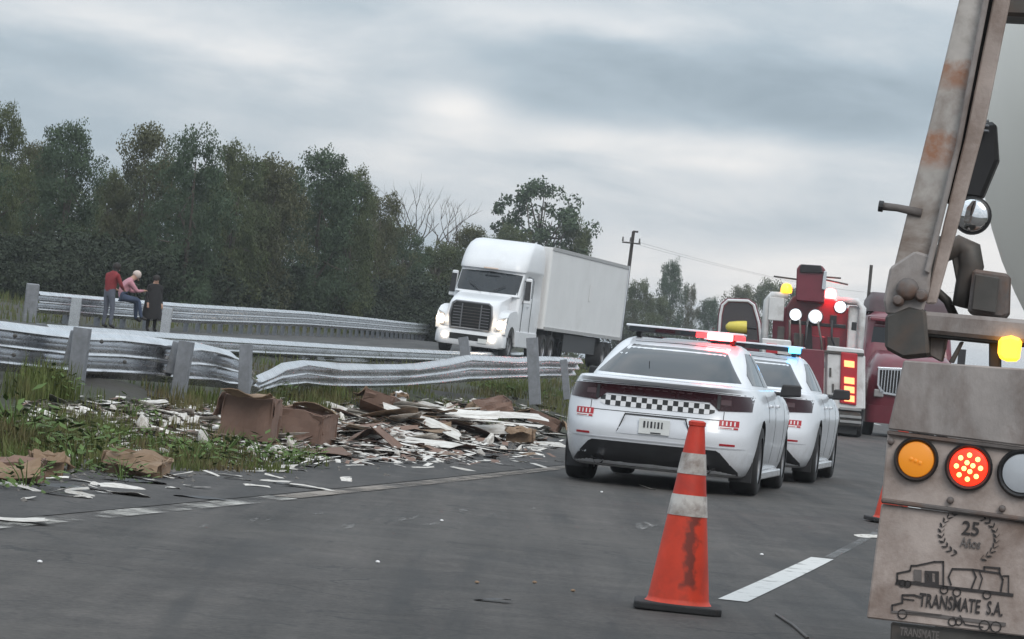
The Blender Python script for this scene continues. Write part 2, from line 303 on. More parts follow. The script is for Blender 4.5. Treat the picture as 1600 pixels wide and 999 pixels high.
# ------------------------------------------------------------------ guard rails
def thrie(n=31):
    out = []
    for i in range(n):
        h = -.253 + .506 * i / (n - 1); out.append((.046 * (1 - math.cos(2 * PI * 3 * (h + .253) / .506)), h))
    return out
TH = thrie()
def beam(parent, pts, face, name='beam', nsub=4, m=galv, off0=0, lap=.006, thick=.006):
    """pts: list of (Vector mid, tilt, hscale). face=+1: corrugation towards the road side (right)."""
    rows = []
    for i, (p, tl, hs) in enumerate(pts):
        d = (pts[min(i + 1, len(pts) - 1)][0] - pts[max(i - 1, 0)][0]); d.z = 0; d.normalize(); n_ = Vector((d.y, -d.x, 0)) * face
        upv = Vector((0, 0, 1)) * math.cos(tl) + n_ * math.sin(tl); nn = n_ * math.cos(tl) - Vector((0, 0, 1)) * math.sin(tl)
        rows.append((p, upv, nn, hs))
    g = MB()
    fr = [[p + nn * (o + off0) + u * (h * hs) for o, h in TH] for p, u, nn, hs in rows]
    bk = [[p + nn * (o + off0 - thick) + u * (h * hs) for o, h in TH] for p, u, nn, hs in rows]
    loops = [f + b_[::-1] for f, b_ in zip(fr, bk)]
    g.grid(loops, closed=True); L = len(loops[0]); g.f += [tuple(range(L))[::-1], tuple(range((len(loops)-1)*L, len(loops)*L))]; g.m += [0, 0]
    return g.build(name, m, parent, smooth=True, auto=50)
def post_mesh(h=1.0, w=.16, dpt=.11):
    g = MB()  # channel section
    for c, d in (((0, 0, h / 2), (w, .012, h)), ((-w / 2 + .006, dpt / 2 + .006, h / 2), (.012, dpt, h)), ((w / 2 - .006, dpt / 2 + .006, h / 2), (.012, dpt, h))): g.box(c, d)
    return g
def post(parent, base, h, yaw, lean=(0, 0), w=.16, dpt=.11, m=galvpost, name='post'):
    o = post_mesh(h + .25, w, dpt).build(name, m, parent, bev=.004, seg=1)
    o.location = Vector(base) - Vector((0, 0, .25)); o.rotation_euler = (lean[0], lean[1], yaw); return o
def interp_path(ctrl, n):
    c = np.array([list(p) for p in ctrl]); u = np.linspace(0, 1, len(c)); out = []
    for k in np.linspace(0, 1, n): out.append([np.interp(k, u, c[:, j]) for j in range(c.shape[1])])
    return out
# near rail, standing left length: posts on our side, beam behind them
gr = empty('guard_rail', (0, 0, 0), 0, 'dented steel guardrail with leaning posts nearest the camera at left edge', 'guardrail', 'guardrails along the median')
ctl = []
for x, y, D, tl, hs in [(-150, 526, 33.2, .0, 1), (-60, 534, 34.2, .0, 1), (0, 541, 35.0, .0, 1), (60, 548, 35.6, .03, 1), (120, 553, 36.2, .10, .98), (180, 556, 37.0, .02, 1), (240, 562, 37.8, -.05, .96), (278, 567, 38.3, .16, .92), (300, 568, 38.7, .04, .96), (330, 573, 39.2, -.12, .92), (352, 577, 39.5, .12, .86), (376, 586, 39.9, -.25, .74), (392, 600, 40.3, -.5, .55)]:
    ctl.append((at(x, y, D), tl, hs))
segs = [(0, 5), (5, 9), (9, 13)]
def dense(lst, k=6):
    out = []
    for i in range(len(lst) - 1):
        for j in range(k):
            u = j / k; out.append((lst[i][0].lerp(lst[i+1][0], u), lst[i][1] * (1-u) + lst[i+1][1] * u, lst[i][2] * (1-u) + lst[i+1][2] * u))
    return out + [lst[-1]]
for i, (a, b_) in enumerate(segs):
    sub = dense(ctl[a:min(b_ + 1, len(ctl))]); beam(gr, [(p + Vector((0, .004 * i, 0)), t_, h_) for p, t_, h_ in sub], 1)
# bolt slots are read as dark spots in the beams
def bolts(parent, px, D):
    for x, y in px:
        g = MB(); g.lathe([(.022, 0), (.022, .03), (.012, .04)], 10, 'y'); o = g.build('bolt', steel, parent); p = at(x, y, D); o.location = p + Vector((0, -.05, 0)); o.rotation_euler = (0, 0, PI)
for x, yt, yb, D, w in [(118, 512, 620, 35.6, .165), (280, 533, 618, 37.8, .155), (382, 538, 618, 39.4, .13)]:
    lo = at(x - (6 if x < 300 else 0), yb, D); hi = at(x + (8 if x < 300 else 3), yt, D); dv = hi - lo
    post(gr, lo, dv.length, -A0 + .05, (0, math.atan2(dv.x, dv.z)), w)
post(gr, at(-30, 612, 34), .75, -A0)
for x, y, D in [(118, 545, 35.75), (277, 560, 38.0)]:
    g = MB(); g.box((0, 0, 0), (.15, .16, .36)); o = g.build('spacer_block', galvpost, gr, bev=.01); o.location = at(x, y, D); o.rotation_euler = (0, .15, -A0)
bolts(gr, [(25, 525), (23, 555)], 34.8); bolts(gr, [(196, 566)], 36.9); bolts(gr, [(160, 534)], 36.3)
# collapsed length further on
gr2 = empty('guard_rail', (0, 0, 0), 0, 'crumpled guardrail sagging low behind the heap of cartons', 'guardrail', 'guardrails along the median')
ctl = []
for x, yt, yb, D in [(394, 586, 612, 40.6), (412, 576, 609, 41.4), (432, 566, 605, 42.4), (470, 563, 604, 44.0), (520, 565, 606, 46.5), (575, 569, 607, 49.4), (620, 569, 606, 51.8), (640, 566, 605, 53.0), (690, 560, 602, 56.0), (728, 555, 598, 58.6), (745, 555, 597, 59.8), (800, 556, 594, 64), (850, 557, 592, 68), (900, 558, 590, 72)]:
    a, b_ = at(x, yt, D), at(x, yb, D); hh = (a - b_).length / .506; hs = min(1.0, hh); ctl.append(((a + b_) / 2, .25 + .25 * math.sin(x * .05), hs))
for i, (a, b_) in enumerate([(0, 6), (6, 10), (10, 13)]):
    sub = dense(ctl[a:b_ + 1], 5); beam(gr2, [(p + Vector((0, .006 * i, 0)), t_, h_) for p, t_, h_ in sub], 1)
for x, yt, yb, D, w in [(834, 528, 610, 60, .20), (728, 527, 556, 60.5, .17), (884, 562, 604, 66, .13)]:
    lo = at(x + 4, yb, D); hi = at(x - (10 if x == 836 else 0), yt, D); dv = hi - lo
    post(gr2, lo, dv.length, -A0 + .1, (0, math.atan2(dv.x, dv.z)), w)
# rail on the inner side of the far carriageway
gr3 = empty('guard_rail', (0, 0, 0), 0, 'middle guardrail between the crumpled rail and the white semi truck', 'guardrail', 'guardrails along the median')
def run_rail(parent, path, face, sp=1.905, post_off=.12, ph=.8, dark=galvpost, every=4):
    P = [Vector(p) for p in path]; L = [0]
    for i in range(1, len(P)): L.append(L[-1] + (P[i] - P[i-1]).length)
    def pos(d):
        i = max(j for j in range(len(L)) if L[j] <= d + 1e-9); i = min(i, len(P) - 2); u = (d - L[i]) / (L[i+1] - L[i]); return P[i].lerp(P[i+1], u), (P[i+1] - P[i]).normalized()
    n = int(L[-1] / (sp * 2)); step = L[-1] / max(1, n)
    for k in range(n):
        a = [pos(min(L[-1], k * step + j * step / 3 + (0 if j else 0)))[0] for j in range(4)]
        beam(parent, [(q + Vector((0, 0, -.253)) + Vector((.003 * (k % 2), 0, 0)), 0, 1) for q in a], face)
    pm = None
    for k in range(int(L[-1] / sp)):
        q, d = pos(k * sp + .3); nrm = Vector((d.y, -d.x, 0)) * face; yaw = math.atan2(d.y, d.x) - PI / 2
        o = post(parent, (q.x - nrm.x * post_off, q.y - nrm.y * post_off, q.z - ph), ph, yaw + PI / 2, (0, 0), .12) if pm is None else pm.copy()
        if pm is None: pm = o
        else: COL.objects.link(o); o.location = Vector((q.x - nrm.x * post_off, q.y - nrm.y * post_off, q.z - ph - .25)); o.rotation_euler = (0, 0, yaw + PI / 2)
pth = []
for s in np.arange(50, 150, 4.0):
    t = -15.55; x, y, a = road(s, t); pth.append((x, y, float(np.interp(s, [50, 60, 80, 100, 150], [.96, .99, 1.06, 1.15, 1.42]))))
run_rail(gr3, pth, 1)
# rail on the outer side of the far carriageway, ends bluntly at the left
gr4 = empty('guard_rail', (0, 0, 0), 0, 'long far guardrail below the trees that the people lean on', 'guardrail', 'guardrails along the median')
pth = [at(58, 455, 80), at(180, 466, 84.5), at(300, 475.5, 91), at(390, 481, 101), at(480, 487, 115), at(570, 496, 132), at(640, 504, 150), at(700, 509, 172)]
run_rail(gr4, pth, 1, ph=.78)
g = MB(); g.box((0, 0, -.05), (.30, .14, .95)); o = g.build('end_post', galvpost, gr4, bev=.03); p = at(49, 472, 79.5); o.location = p
for x, y in ((115, 481), (257, 497)):
    pb = at(x, y + 20, 80 if x < 200 else 84); ptop = at(x + 2, y - 16, 80 if x < 200 else 84); o = post(gr4, pb, (ptop - pb).length, 0, (0, .03), .24, m=galv)
# ------------------------------------------------------------------ police cars
red_lamp = emit('red_strobe', (1, .030, .030), 50.0); blue_lamp = emit('blue_strobe', (.05, .42, 1), 9.0); red_glow = emit('red_halo_glow', (1, .02, .025), 4.0)
taillens = mat('tail_lens', (.026, .0035, .007), .22, var=.3, scale=5, coat=.15, spec=.35)
def checker_mat(cell, z0):
    m = bpy.data.materials.new('checker_print'); m.use_nodes = True; t = m.node_tree; p = t.nodes['Principled BSDF']
    tc = N(t, 'ShaderNodeTexCoord'); sp = N(t, 'ShaderNodeSeparateXYZ'); t.links.new(tc.outputs['Object'], sp.inputs[0])
    ax = mth(t, 'FLOOR', mth(t, 'DIVIDE', sp.outputs[0], cell)); az_ = mth(t, 'FLOOR', mth(t, 'DIVIDE', mth(t, 'SUBTRACT', sp.outputs[2], z0), cell))
    k = mth(t, 'FLOORED_MODULO', mth(t, 'ADD', ax, az_), 2.0)
    mx = N(t, 'ShaderNodeMix', data_type='RGBA'); t.links.new(k, mx.inputs[0]); mx.inputs[6].default_value = (.012, .012, .013, 1); mx.inputs[7].default_value = (.72, .72, .74, 1)
    t.links.new(mx.outputs[2], p.inputs['Base Color']); p.inputs['Roughness'].default_value = .35; return m
chk = checker_mat(.0505, .760); sticker_red = mat('sticker_red', (.42, .02, .03), .4, var=.1); sticker_white = mat('sticker_white', (.75, .74, .74), .4, var=.05)
plate_m = mat('plate_white', (.66, .67, .66), .4, var=.06); ink = mat('ink_black', (.03, .03, .035), .5, var=.1)
LB = [(.17, .84, .82, 3.78), (.20, .875, .90, 3.88), (.30, .915, .985, 3.95), (.42, .935, 1.03, 3.98), (.50, .945, 1.055, 3.99), (.56, .948, 1.06, 3.98), (.60, .950, 1.05, 3.97), (.66, .953, 1.03, 3.94),
      (.72, .953, 1.012, 3.91), (.78, .950, .998, 3.86), (.84, .942, .988, 3.70), (.90, .928, .985, 3.35), (.95, .908, .990, 3.05), (.985, .888, 1.000, 2.85), (1.005, .874, 1.040, 2.75), (1.022, .862, 1.062, 2.66), (1.036, .845, 1.058, 2.58), (1.044, .82, 1.02, 2.53), (1.048, .78, .92, 2.48), (1.055, .70, .75, 2.40), (1.06, .50, .50, 2.2)]
GH = [(1.00, .835, -.66, 2.50), (1.06, .815, -.56, 2.36), (1.12, .785, -.43, 2.22), (1.20, .745, -.24, 2.05), (1.28, .702, -.03, 1.88), (1.35, .660, .19, 1.72), (1.40, .622, .39, 1.60), (1.435, .585, .60, 1.48), (1.46, .535, .85, 1.32), (1.472, .46, 1.02, 1.2), (1.478, .25, 1.08, 1.12)]
def li(tab, z, j): return float(np.interp(z, [r_[0] for r_ in tab], [r_[j] for r_ in tab]))
NR = 4.2
def outline(w, yr, yf, ycr, ycf, nr=NR, nf=3.2, kr=29, ks=14):
    pts = []
    for i in range(kr):
        th = -PI/2 + PI * i / (kr - 1); sx, cx = math.sin(th), math.cos(th)
        pts.append((w * math.copysign(abs(sx) ** (2 / nr), sx), ycr - (ycr - yr) * max(0, cx) ** (2 / nr)))
    for i in range(1, ks): pts.append((w, ycr + (ycf - ycr) * i / ks))
    for i in range(19):
        th = PI/2 - PI * i / 18; sx, cx = math.sin(th), math.cos(th)
        pts.append((w * math.copysign(abs(sx) ** (2 / nf), sx), ycf + (yf - ycf) * max(0, cx) ** (2 / nf)))
    for i in range(1, ks): pts.append((-w, ycf + (ycr - ycf) * i / ks))
    return pts
def body_row(r_): z, w, d, f = r_; return [(x * (1 - .018 * math.exp(-((y - 1.45) / .9) ** 2)), y, z) for x, y in outline(w, -d, f, .25, min(2.6, f - .35))]
def rear_y(x, z):
    w, d = li(LB, z, 1), li(LB, z, 2); return .25 - (.25 + d) * max(0., 1 - (abs(x) / w) ** NR) ** (1 / NR)
NG = 4.0; GC = .95
def gh_rear(x, z):
    w, yr = li(GH, z, 1), li(GH, z, 2); return GC - (GC - yr) * max(0., 1 - (abs(x) / w) ** NG) ** (1 / NG)
def gh_side(y, z):
    w, yr, yf = li(GH, z, 1), li(GH, z, 2), li(GH, z, 3)
    if y < GC: return w * max(0., 1 - min(1., (GC - y) / (GC - yr)) ** NG) ** (1 / NG)
    cf = min(1.2, yf - .1); return w if y < cf else w * max(0., 1 - min(1., (y - cf) / (yf - cf)) ** 3.2) ** (1 / 3.2)
def patch(name, m, parent, xs, lo, hi, fn=rear_y, off=.006, nz=5, thick=.012, smooth=True):
    """a thin shell lying on the rear surface between the curves lo(x) and hi(x)"""
    rows, back = [], []
    for x in xs:
        zs = np.linspace(lo(x), hi(x), nz); rows.append([(x, fn(x, z) - off, z) for z in zs]); back.append([(x, fn(x, z) - off + thick, z) for z in zs])
    g = MB(); loops = [a + b_[::-1] for a, b_ in zip(rows, back)]; g.grid(loops, closed=True); L = len(loops[0]); g.f += [tuple(range(L))[::-1], tuple(range((len(loops)-1)*L, len(loops)*L))]; g.m += [0, 0]
    return g.build(name, m, parent, smooth=smooth, auto=35)
def side_patch(name, m, parent, sg, ys, lo, hi, off=.005, nz=6, fn=gh_side, thick=.012):
    rows, back = [], []
    for y in ys:
        zs = np.linspace(lo(y), hi(y), nz); rows.append([(sg * (fn(y, z) + off), y, z) for z in zs]); back.append([(sg * (fn(y, z) + off - thick), y, z) for z in zs])
    g = MB(); loops = [a + b_[::-1] for a, b_ in zip(rows, back)]; g.grid(loops, closed=True); L = len(loops[0]); g.f += [tuple(range(L))[::-1], tuple(range((len(loops)-1)*L, len(loops)*L))]; g.m += [0, 0]
    return g.build(name, m, parent, smooth=True, auto=35)
def make_wheel(parent, loc, R_=.345, w=.24, side=1, spokes=5):
    g = MB(); h = w / 2
    g.lathe([(R_ * .66, -h), (R_ * .93, -h * .98), (R_ * .985, -h * .82), (R_, -h * .5), (R_, h * .5), (R_ * .985, h * .82), (R_ * .93, h * .98), (R_ * .66, h)], 36, 'x', cap=False)
    t = g.build('wheel', rubber, parent, smooth=True, auto=50); t.location = loc
    g = MB(); g.lathe([(R_ * .67, -h * .9), (R_ * .68, h * .92 * 1), (R_ * .62, h * .80), (R_ * .60, -h * .5)], 36, 'x', cap=False)
    g.lathe([(.001, h * .62), (R_ * .16, h * .62), (R_ * .2, h * .4)], 16, 'x', cap=False)
    for k in range(spokes):
        a = 2 * PI * k / spokes; rot = Matrix.Rotation(a, 3, 'X'); g.box(rot @ Vector((h * .5, 0, R_ * .39)), (.03, R_ * .17, R_ * .5), rot)
    r_ = g.build('rim', rim_m, t); r_.scale = (side, 1, 1); return t
def cut_arches(body, cyl, mcut):
    for (y, z, R_, x0, x1) in cyl:
        g = MB(); g.lathe([(R_, x0), (R_, x1)], 40, 'x', c=(0, y, z)); c = g.build('cut', mcut)
        md = body.modifiers.new('b', 'BOOLEAN'); md.operation = 'DIFFERENCE'; md.object = c; md.solver = 'EXACT'; md.material_mode = 'TRANSFER'
        dg = bpy.context.evaluated_depsgraph_get(); me = bpy.data.meshes.new_from_object(body.evaluated_get(dg)); body.modifiers.clear(); body.data = me; bpy.data.objects.remove(c)
def make_police_car():
    T = empty('police_car', (0, 0, 0))
    g = MB(); rows = [body_row(r_) for r_ in LB]; g.grid(rows, closed=True); n = len(rows[0]); g.f += [tuple(range(n))[::-1], tuple(range((len(rows)-1)*n, len(rows)*n))]; g.m += [0, 0]
    B = g.build('body', white, T)
    cut_arches(B, [(0, .36, .385, .70, 1.2), (0, .36, .385, -1.2, -.70), (3.05, .36, .385, .70, 1.2), (3.05, .36, .385, -1.2, -.70)], blackm)
    B.data.polygons.foreach_set('use_smooth', [True] * len(B.data.polygons)); B.data.set_sharp_from_angle(angle=math.radians(32))
    g = MB(); rows = [[(x, y, z) for x, y in outline(w, yr, yf, GC, min(1.2, yf - .1), NG)] for z, w, yr, yf in GH]; g.grid(rows, closed=True); n = len(rows[0]); g.f += [tuple(range((len(rows)-1)*n, len(rows)*n))]; g.m += [0]
    R_ = g.build('roof', white, T, smooth=True, auto=40)
    # glass
    xs = np.linspace(-.71, .71, 29)
    patch('rear_window', dkglass, T, xs, lambda x: 1.075 + .01 * abs(x), lambda x: 1.428 - .32 * max(0, abs(x) - .46) / .25 - .03 * abs(x), fn=gh_rear, off=.007, nz=8)
    for sg in (-1, 1):
        side_patch('side_window', dkglass, T, sg, np.linspace(.12, .98, 12), lambda y: 1.075, lambda y: min(1.385, 1.13 + (y - .02) * .40) )
        side_patch('side_window', dkglass, T, sg, np.linspace(1.05, 2.02, 12), lambda y: 1.07, lambda y: min(1.388, 1.385 - max(0, y - 1.35) * .46))
    g = MB()
    side_patch
    xs = np.linspace(-.62, .62, 15); f = lambda x, z: (lambda w, yf: 1.2 + (yf - 1.2) * max(0., 1 - (abs(x) / w) ** 3.2) ** (1 / 3.2))(li(GH, z, 1), li(GH, z, 3))
    patch('windscreen', dkglass, T, xs, lambda x: 1.09, lambda x: 1.41 - .05 * abs(x), fn=f, off=-.007, nz=6, thick=-.01)
    # tail lamps: one dark red band dipping round the boot lid panel
    def hi(x): return .972 - .012 * abs(x)
    def lo(x): a = abs(x); return .878 if a < .50 else (.878 - (a - .50) / .09 * .073 if a < .59 else .805 + (a - .59) * .05)
    tl = patch('tail_light', taillens, T, np.unique(np.r_[np.linspace(-.885, -.5, 22), np.linspace(-.5, .5, 15), np.linspace(.5, .885, 22)]), lo, hi, off=.008)
    for sg in (-1, 1):
        patch('lamp_bezel', black, tl, np.linspace(.57 * sg, .60 * sg, 3), lambda x: .82, lambda x: .955, off=.012)
        patch('reverse_lamp', mat('reverse_lens', (.075, .04, .045), .25), tl, np.linspace(.605 * sg, .70 * sg, 5), lambda x: .865, lambda x: .915, off=.012)
    for k in range(9): patch('lamp_segment', MATS['reverse_lens'], tl, np.linspace(-.36 + k * .08, -.31 + k * .08, 3), lambda x: .940, lambda x: .948, off=.011)
    patch('checker_strip', chk, T, np.linspace(-.555, .555, 31), lambda x: .762 + .10 * max(0, abs(x) - .5) * 4, lambda x: .863 - .25 * max(0, abs(x) - .49), off=.005)
    for sg in (-1, 1):
        patch('boot_seam', blackm, T, np.linspace(sg * .640, sg * .646, 2), lambda x: .715, lambda x: .800, off=.002, thick=.006)
        patch('reflector', sticker_red, T, np.linspace(sg * .70 - .07, sg * .70 + .07, 6), lambda x: .475, lambda x: .495, off=.004)
    patch('boot_seam', blackm, T, np.linspace(-.645, .645, 25), lambda x: .712, lambda x: .718, off=.002, thick=.006)
    patch('spoiler_painted_shadow', blackm, T, np.linspace(-.87, .87, 31), lambda x: .978 - .012 * abs(x), lambda x: .984 - .012 * abs(x), off=.003, thick=.006)  # black strip put in as the shadow line below the spoiler lip
    # plate recess
    rc = patch('plate_recess', mat('recess_shade_white', (.62, .64, .68), .35, var=.05), T, np.linspace(-.36, .36, 19), lambda x: .505, lambda x: min(.695, .695 - (abs(x) - .28) * 2.2), off=.004)  # raised patch; its darker white paints in the shade of a recess
    patch('recess_edge', black, T, np.linspace(-.30, .30, 13), lambda x: .688, lambda x: .703, off=.010)
    for sg in (-1, 1):
        g = MB(); y0 = rear_y(.33 * sg, .6)
        g.hexa([(sg * .365, y0 - .008, .515), (sg * .353, y0 - .008, .515), (sg * .353, y0, .515), (sg * .365, y0, .515), (sg * .300, y0 - .010, .690), (sg * .288, y0 - .010, .690), (sg * .288, y0, .690), (sg * .300, y0, .690)]); g.build('recess_edge', black, T)
    pl = MB(); pl.box((0, rear_y(0, .6) - .02, .595), (.30, .012, .15)); pl = pl.build('licence_plate', plate_m, T, bev=.004)
    for k in range(6):
        g = MB(); g.box((-.095 + k * .034, rear_y(0, .6) - .028, .612), (.013 if k % 2 else .018, .004, .062)); g.build('plate_character', ink, pl)
    g = MB(); g.box((.02, rear_y(0, .6) - .028, .535), (.10, .004, .012)); g.build('plate_character', ink, pl)
    patch('valance', black, T, np.linspace(-.80, .80, 41), lambda x: .19, lambda x: min(.425, .425 - max(0, abs(x) - .62) * 1.1), off=.006)
    patch('bumper_crease', mat('crease_shade_white', (.5, .51, .54), .3), T, np.linspace(-.86, .86, 41), lambda x: .445, lambda x: .458, off=.004)  # shade of the crease put into a darker strip of bumper white
    for sg in (-1, 1):
        g = MB(); g.lathe([(.045, 0), (.05, .02), (.05, .14)], 16, 'y', c=(sg * .52, -1.03, .24), cap=False); g.build('exhaust_tip', chrome, T, smooth=True)
        st = patch('unit_sticker', sticker_red, T, np.linspace(sg * .70 - .09, sg * .70 + .09, 9), lambda x: .662, lambda x: .722, off=.004)
        for k in range(4):
            patch('sticker_character', sticker_white, st, np.linspace(sg * .70 - .065 + k * .037, sg * .70 - .052 + k * .037, 2), lambda x: .672, lambda x: .712, off=.006)
        patch('sticker_band', sticker_white, st, np.linspace(sg * .70 - .09, sg * .70 + .09, 9), lambda x: .636, lambda x: .661, off=.004)
        patch('sticker_character', sticker_red, st, np.linspace(sg * .70 - .08, sg * .70 + .03, 7), lambda x: .643, lambda x: .650, off=.006)
        patch('sticker_character', sticker_red, st, np.linspace(sg * .70 + .045, sg * .70 + .085, 4), lambda x: .638, lambda x: .656, off=.006)
        # door seams, handles, mirror, skirt
        bx = lambda y, z: li(LB, z, 1) * (1 - .018 * math.exp(-((y - 1.45) / .9) ** 2))
        for yy in (.62, 1.45, 2.35):
            side_patch('door_seam', blackm, T, sg, np.linspace(yy - .006, yy + .006, 2), lambda y: .30 if yy > .7 else .72, lambda y: .99, off=.002, fn=bx, thick=.006, nz=10)
        for yy in (.78, 1.62):
            g = MB(); g.box((sg * (bx(yy, .88) + .014), yy, .885), (.03, .2, .03)); g.build('door_handle', white, T, bev=.01)
        g = MB(); g.hexa([(sg * .90, 1.98, .985), (sg * 1.13, 2.0, 1.0), (sg * 1.10, 2.12, 1.0), (sg * .90, 2.10, .985), (sg * .92, 1.98, 1.12), (sg * 1.12, 2.0, 1.125), (sg * 1.09, 2.1, 1.11), (sg * .92, 2.08, 1.11)])
        g.box((sg * .86, 2.04, 1.015), (.14, .07, .04)); g.build('wing_mirror', black, T, bev=.02, seg=3)
        g = MB(); g.box((sg * .90, 1.52, .19), (.06, 2.2, .08)); g.build('side_skirt', white, T, bev=.015)
        g = MB(); g.box((sg * .80, -.40, .23), (.22, .02, .20)); g.build('mud_flap', black, T, bev=.004)
        make_wheel(T, (sg * .815, 0, .345), w=.265, side=sg); make_wheel(T, (sg * .80, 3.05, .345), side=sg)
    g = MB(); g.box((0, 1.5, .24), (1.5, 3.6, .12)); g.box((0, -.6, .30), (1.2, .6, .14)); g.build('underbody', blackm, T)
    # light bar
    lb = MB(); lb.box((0, .88, 1.572), (1.20, .30, .022)); lb = lb.build('light_bar', white, T, bev=.008)
    g = MB(); g.box((0, .88, 1.535), (1.14, .27, .05)); g.build('lamp_housing', black, lb, bev=.01)
    for sg in (-1, 1):
        g = MB(); g.box((sg * .48, .9, 1.495), (.05, .12, .06)); g.build('bar_foot', black, lb)
    for k, x in enumerate((-.46, -.20, .06)):
        g = MB(); g.box((x, .74, 1.537), (.2, .02, .036)); g.build('lamp_lens', taillens if k % 2 else dkglass, lb, bev=.004)
    g = MB(); g.tube([(-.2, -.25, 1.06), (-.2, -.3, 1.22)], .004, 6); g.build('aerial', black, T)
    return T
def place_car(T, rx, ry, head):   # rear axle on the road
    T.location = (rx, ry, .004); T.rotation_euler = (0, 0, -head)
car1 = make_police_car()
def bar_lamp(T, x, m, w=.24):
    lb = [c for c in T.children if c.name.startswith('light_bar')][0]
    g = MB(); g.box((x, .735, 1.530), (w, .07, .066)); g.build('lit_lamp', m, lb, bev=.012, seg=3)
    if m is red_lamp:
        for dx_ in (-.19, .20): g = MB(); g.box((x + dx_, .742, 1.532), (.11, .05, .050)); g.build('halo_block', red_glow, lb, bev=.01)  # glowing blocks added on both sides to imitate the red lamp's halo
car2 = copy_tree(car1)
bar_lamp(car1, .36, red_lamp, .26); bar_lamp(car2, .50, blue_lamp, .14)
x, y, a = road(33.95, -4.55); place_car(car1, x, y, a + math.radians(.3))
x, y, a = road(40.6, -4.42); place_car(car2, x, y, a + math.radians(.9))
tag(car1, 'white police sedan with lit red roof lamp, nearest the cone, checkered strip across its boot', 'police car', 'police cars parked in line')
tag(car2, 'second white police sedan parked just ahead, partly hidden, with small blue roof lamp', 'police car', 'police cars parked in line')
# ------------------------------------------------------------------ traffic cones
cone_o = mat('cone_orange', (.54, .036, .016), .55, var=.2, scale=7, c2=(.22, .035, .025), c2lo=.48, c2hi=.8)
band_w = mat('cone_band', (.56, .53, .50), .5, var=.18, scale=11, c2=(.20, .15, .13), c2lo=.48, c2hi=.66)
base_b = mat('cone_base', (.020, .020, .021), .8, var=.3, scale=14, c2=(.07, .06, .055), c2lo=.55, c2hi=.8)
def smear_mat():
    m = mat('cone_orange_smeared', (.62, .045, .014), .55, var=.25, scale=7, c2=(.22, .035, .02), c2lo=.50, c2hi=.78); t = m.node_tree; p = t.nodes['Principled BSDF']; src = p.inputs['Base Color'].links[0].from_socket
    tc = N(t, 'ShaderNodeTexCoord'); mp = N(t, 'ShaderNodeMapping'); mp.inputs['Location'].default_value = (.15, 0, 0); mp.inputs['Scale'].default_value = (12, 12, 2.6); t.links.new(tc.outputs['Object'], mp.inputs[0])
    sp = N(t, 'ShaderNodeSeparateXYZ'); t.links.new(tc.outputs['Object'], sp.inputs[0])
    n_ = noise(t, mp.outputs[0], 1.0, 5, .6, .3)
    wx = mth(t, 'POWER', 2.718, mth(t, 'MULTIPLY', mth(t, 'POWER', mth(t, 'DIVIDE', mth(t, 'SUBTRACT', mth(t, 'ADD', sp.outputs[0], mth(t, 'MULTIPLY', mth(t, 'SUBTRACT', noise(t, tc.outputs['Object'], 14, 5), .5), .16)), .030), .034), 2.0), -1.0))
    wz = mth(t, 'MULTIPLY', mth(t, 'DIVIDE', mth(t, 'SUBTRACT', sp.outputs[2], .08), .06, True), mth(t, 'DIVIDE', mth(t, 'SUBTRACT', .54, sp.outputs[2]), .05, True))
    k = mth(t, 'MULTIPLY', mth(t, 'MULTIPLY', wx, wz), mth(t, 'ADD', n_, .62), True); kk = N(t, 'ShaderNodeMapRange'); t.links.new(k, kk.inputs[0]); kk.inputs[1].default_value = .30; kk.inputs[2].default_value = 1.25
    mx = N(t, 'ShaderNodeMix', data_type='RGBA'); t.links.new(kk.outputs[0], mx.inputs[0]); t.links.new(src, mx.inputs[6]); mx.inputs[7].default_value = (.045, .018, .014, 1); t.links.new(mx.outputs[2], p.inputs['Base Color']); return m
smear = smear_mat()
def cone_r(z): return .150 - (z - .035) * (.150 - .036) / .865
def make_cone():
    T = empty('traffic_cone', (0, 0, 0))
    def seg(name, z0, z1, m, dr=0.0):
        g = MB(); zs = np.linspace(z0, z1, 6); g.lathe([(cone_r(z) + dr, z) for z in zs], 40, cap=False); return g.build(name, m, T, smooth=True)
    g = MB(); zs = [.035, .045, .055] + list(np.linspace(.06, .48, 8)); g.lathe([(cone_r(.035) + .012, .035), (cone_r(.045) + .004, .045), (cone_r(.055), .055)] + [(cone_r(z), z) for z in zs[3:]], 40, cap=False); g.build('cone_body', smear, T, smooth=True)
    seg('cone_body', .48, .885, cone_o); seg('reflective_band', .455, .555, band_w, .003); seg('reflective_band', .655, .755, band_w, .003)
    g = MB(); g.lathe([(cone_r(.885), .885), (cone_r(.885) + .004, .888), (cone_r(.885) + .004, .905), (.03, .912), (.026, .905), (.024, .85)], 30, cap=False); g.build('cone_tip', cone_o, T, smooth=True, auto=40)
    g = MB(); o = []
    for k in range(4):
        for j in range(5):
            th = PI / 2 * k + PI / 2 * j / 4; sx = 1 if k in (0, 3) else -1; sy = 1 if k in (0, 1) else -1; o.append((sx * .155 + .055 * math.cos(th), sy * .155 + .055 * math.sin(th)))
    g.prism(o, 0, .036, 'z'); g.build('base', base_b, T, bev=.008)
    return T
cone = make_cone(); p = on(1058, 954); cone.location = (p.x, p.y, .002); cone.rotation_euler = (0, .012, -.05)
c2 = copy_tree(cone); p = on(1391, 818); c2.location = (p.x, p.y, .002); c2.rotation_euler = (0, .05, .1)
tag(cone, 'dirty orange traffic cone with two white bands standing in front of police car', 'traffic cone', 'traffic cones along the lane line')
tag(c2, 'farther orange traffic cone half hidden behind the mixer truck', 'traffic cone', 'traffic cones along the lane line')
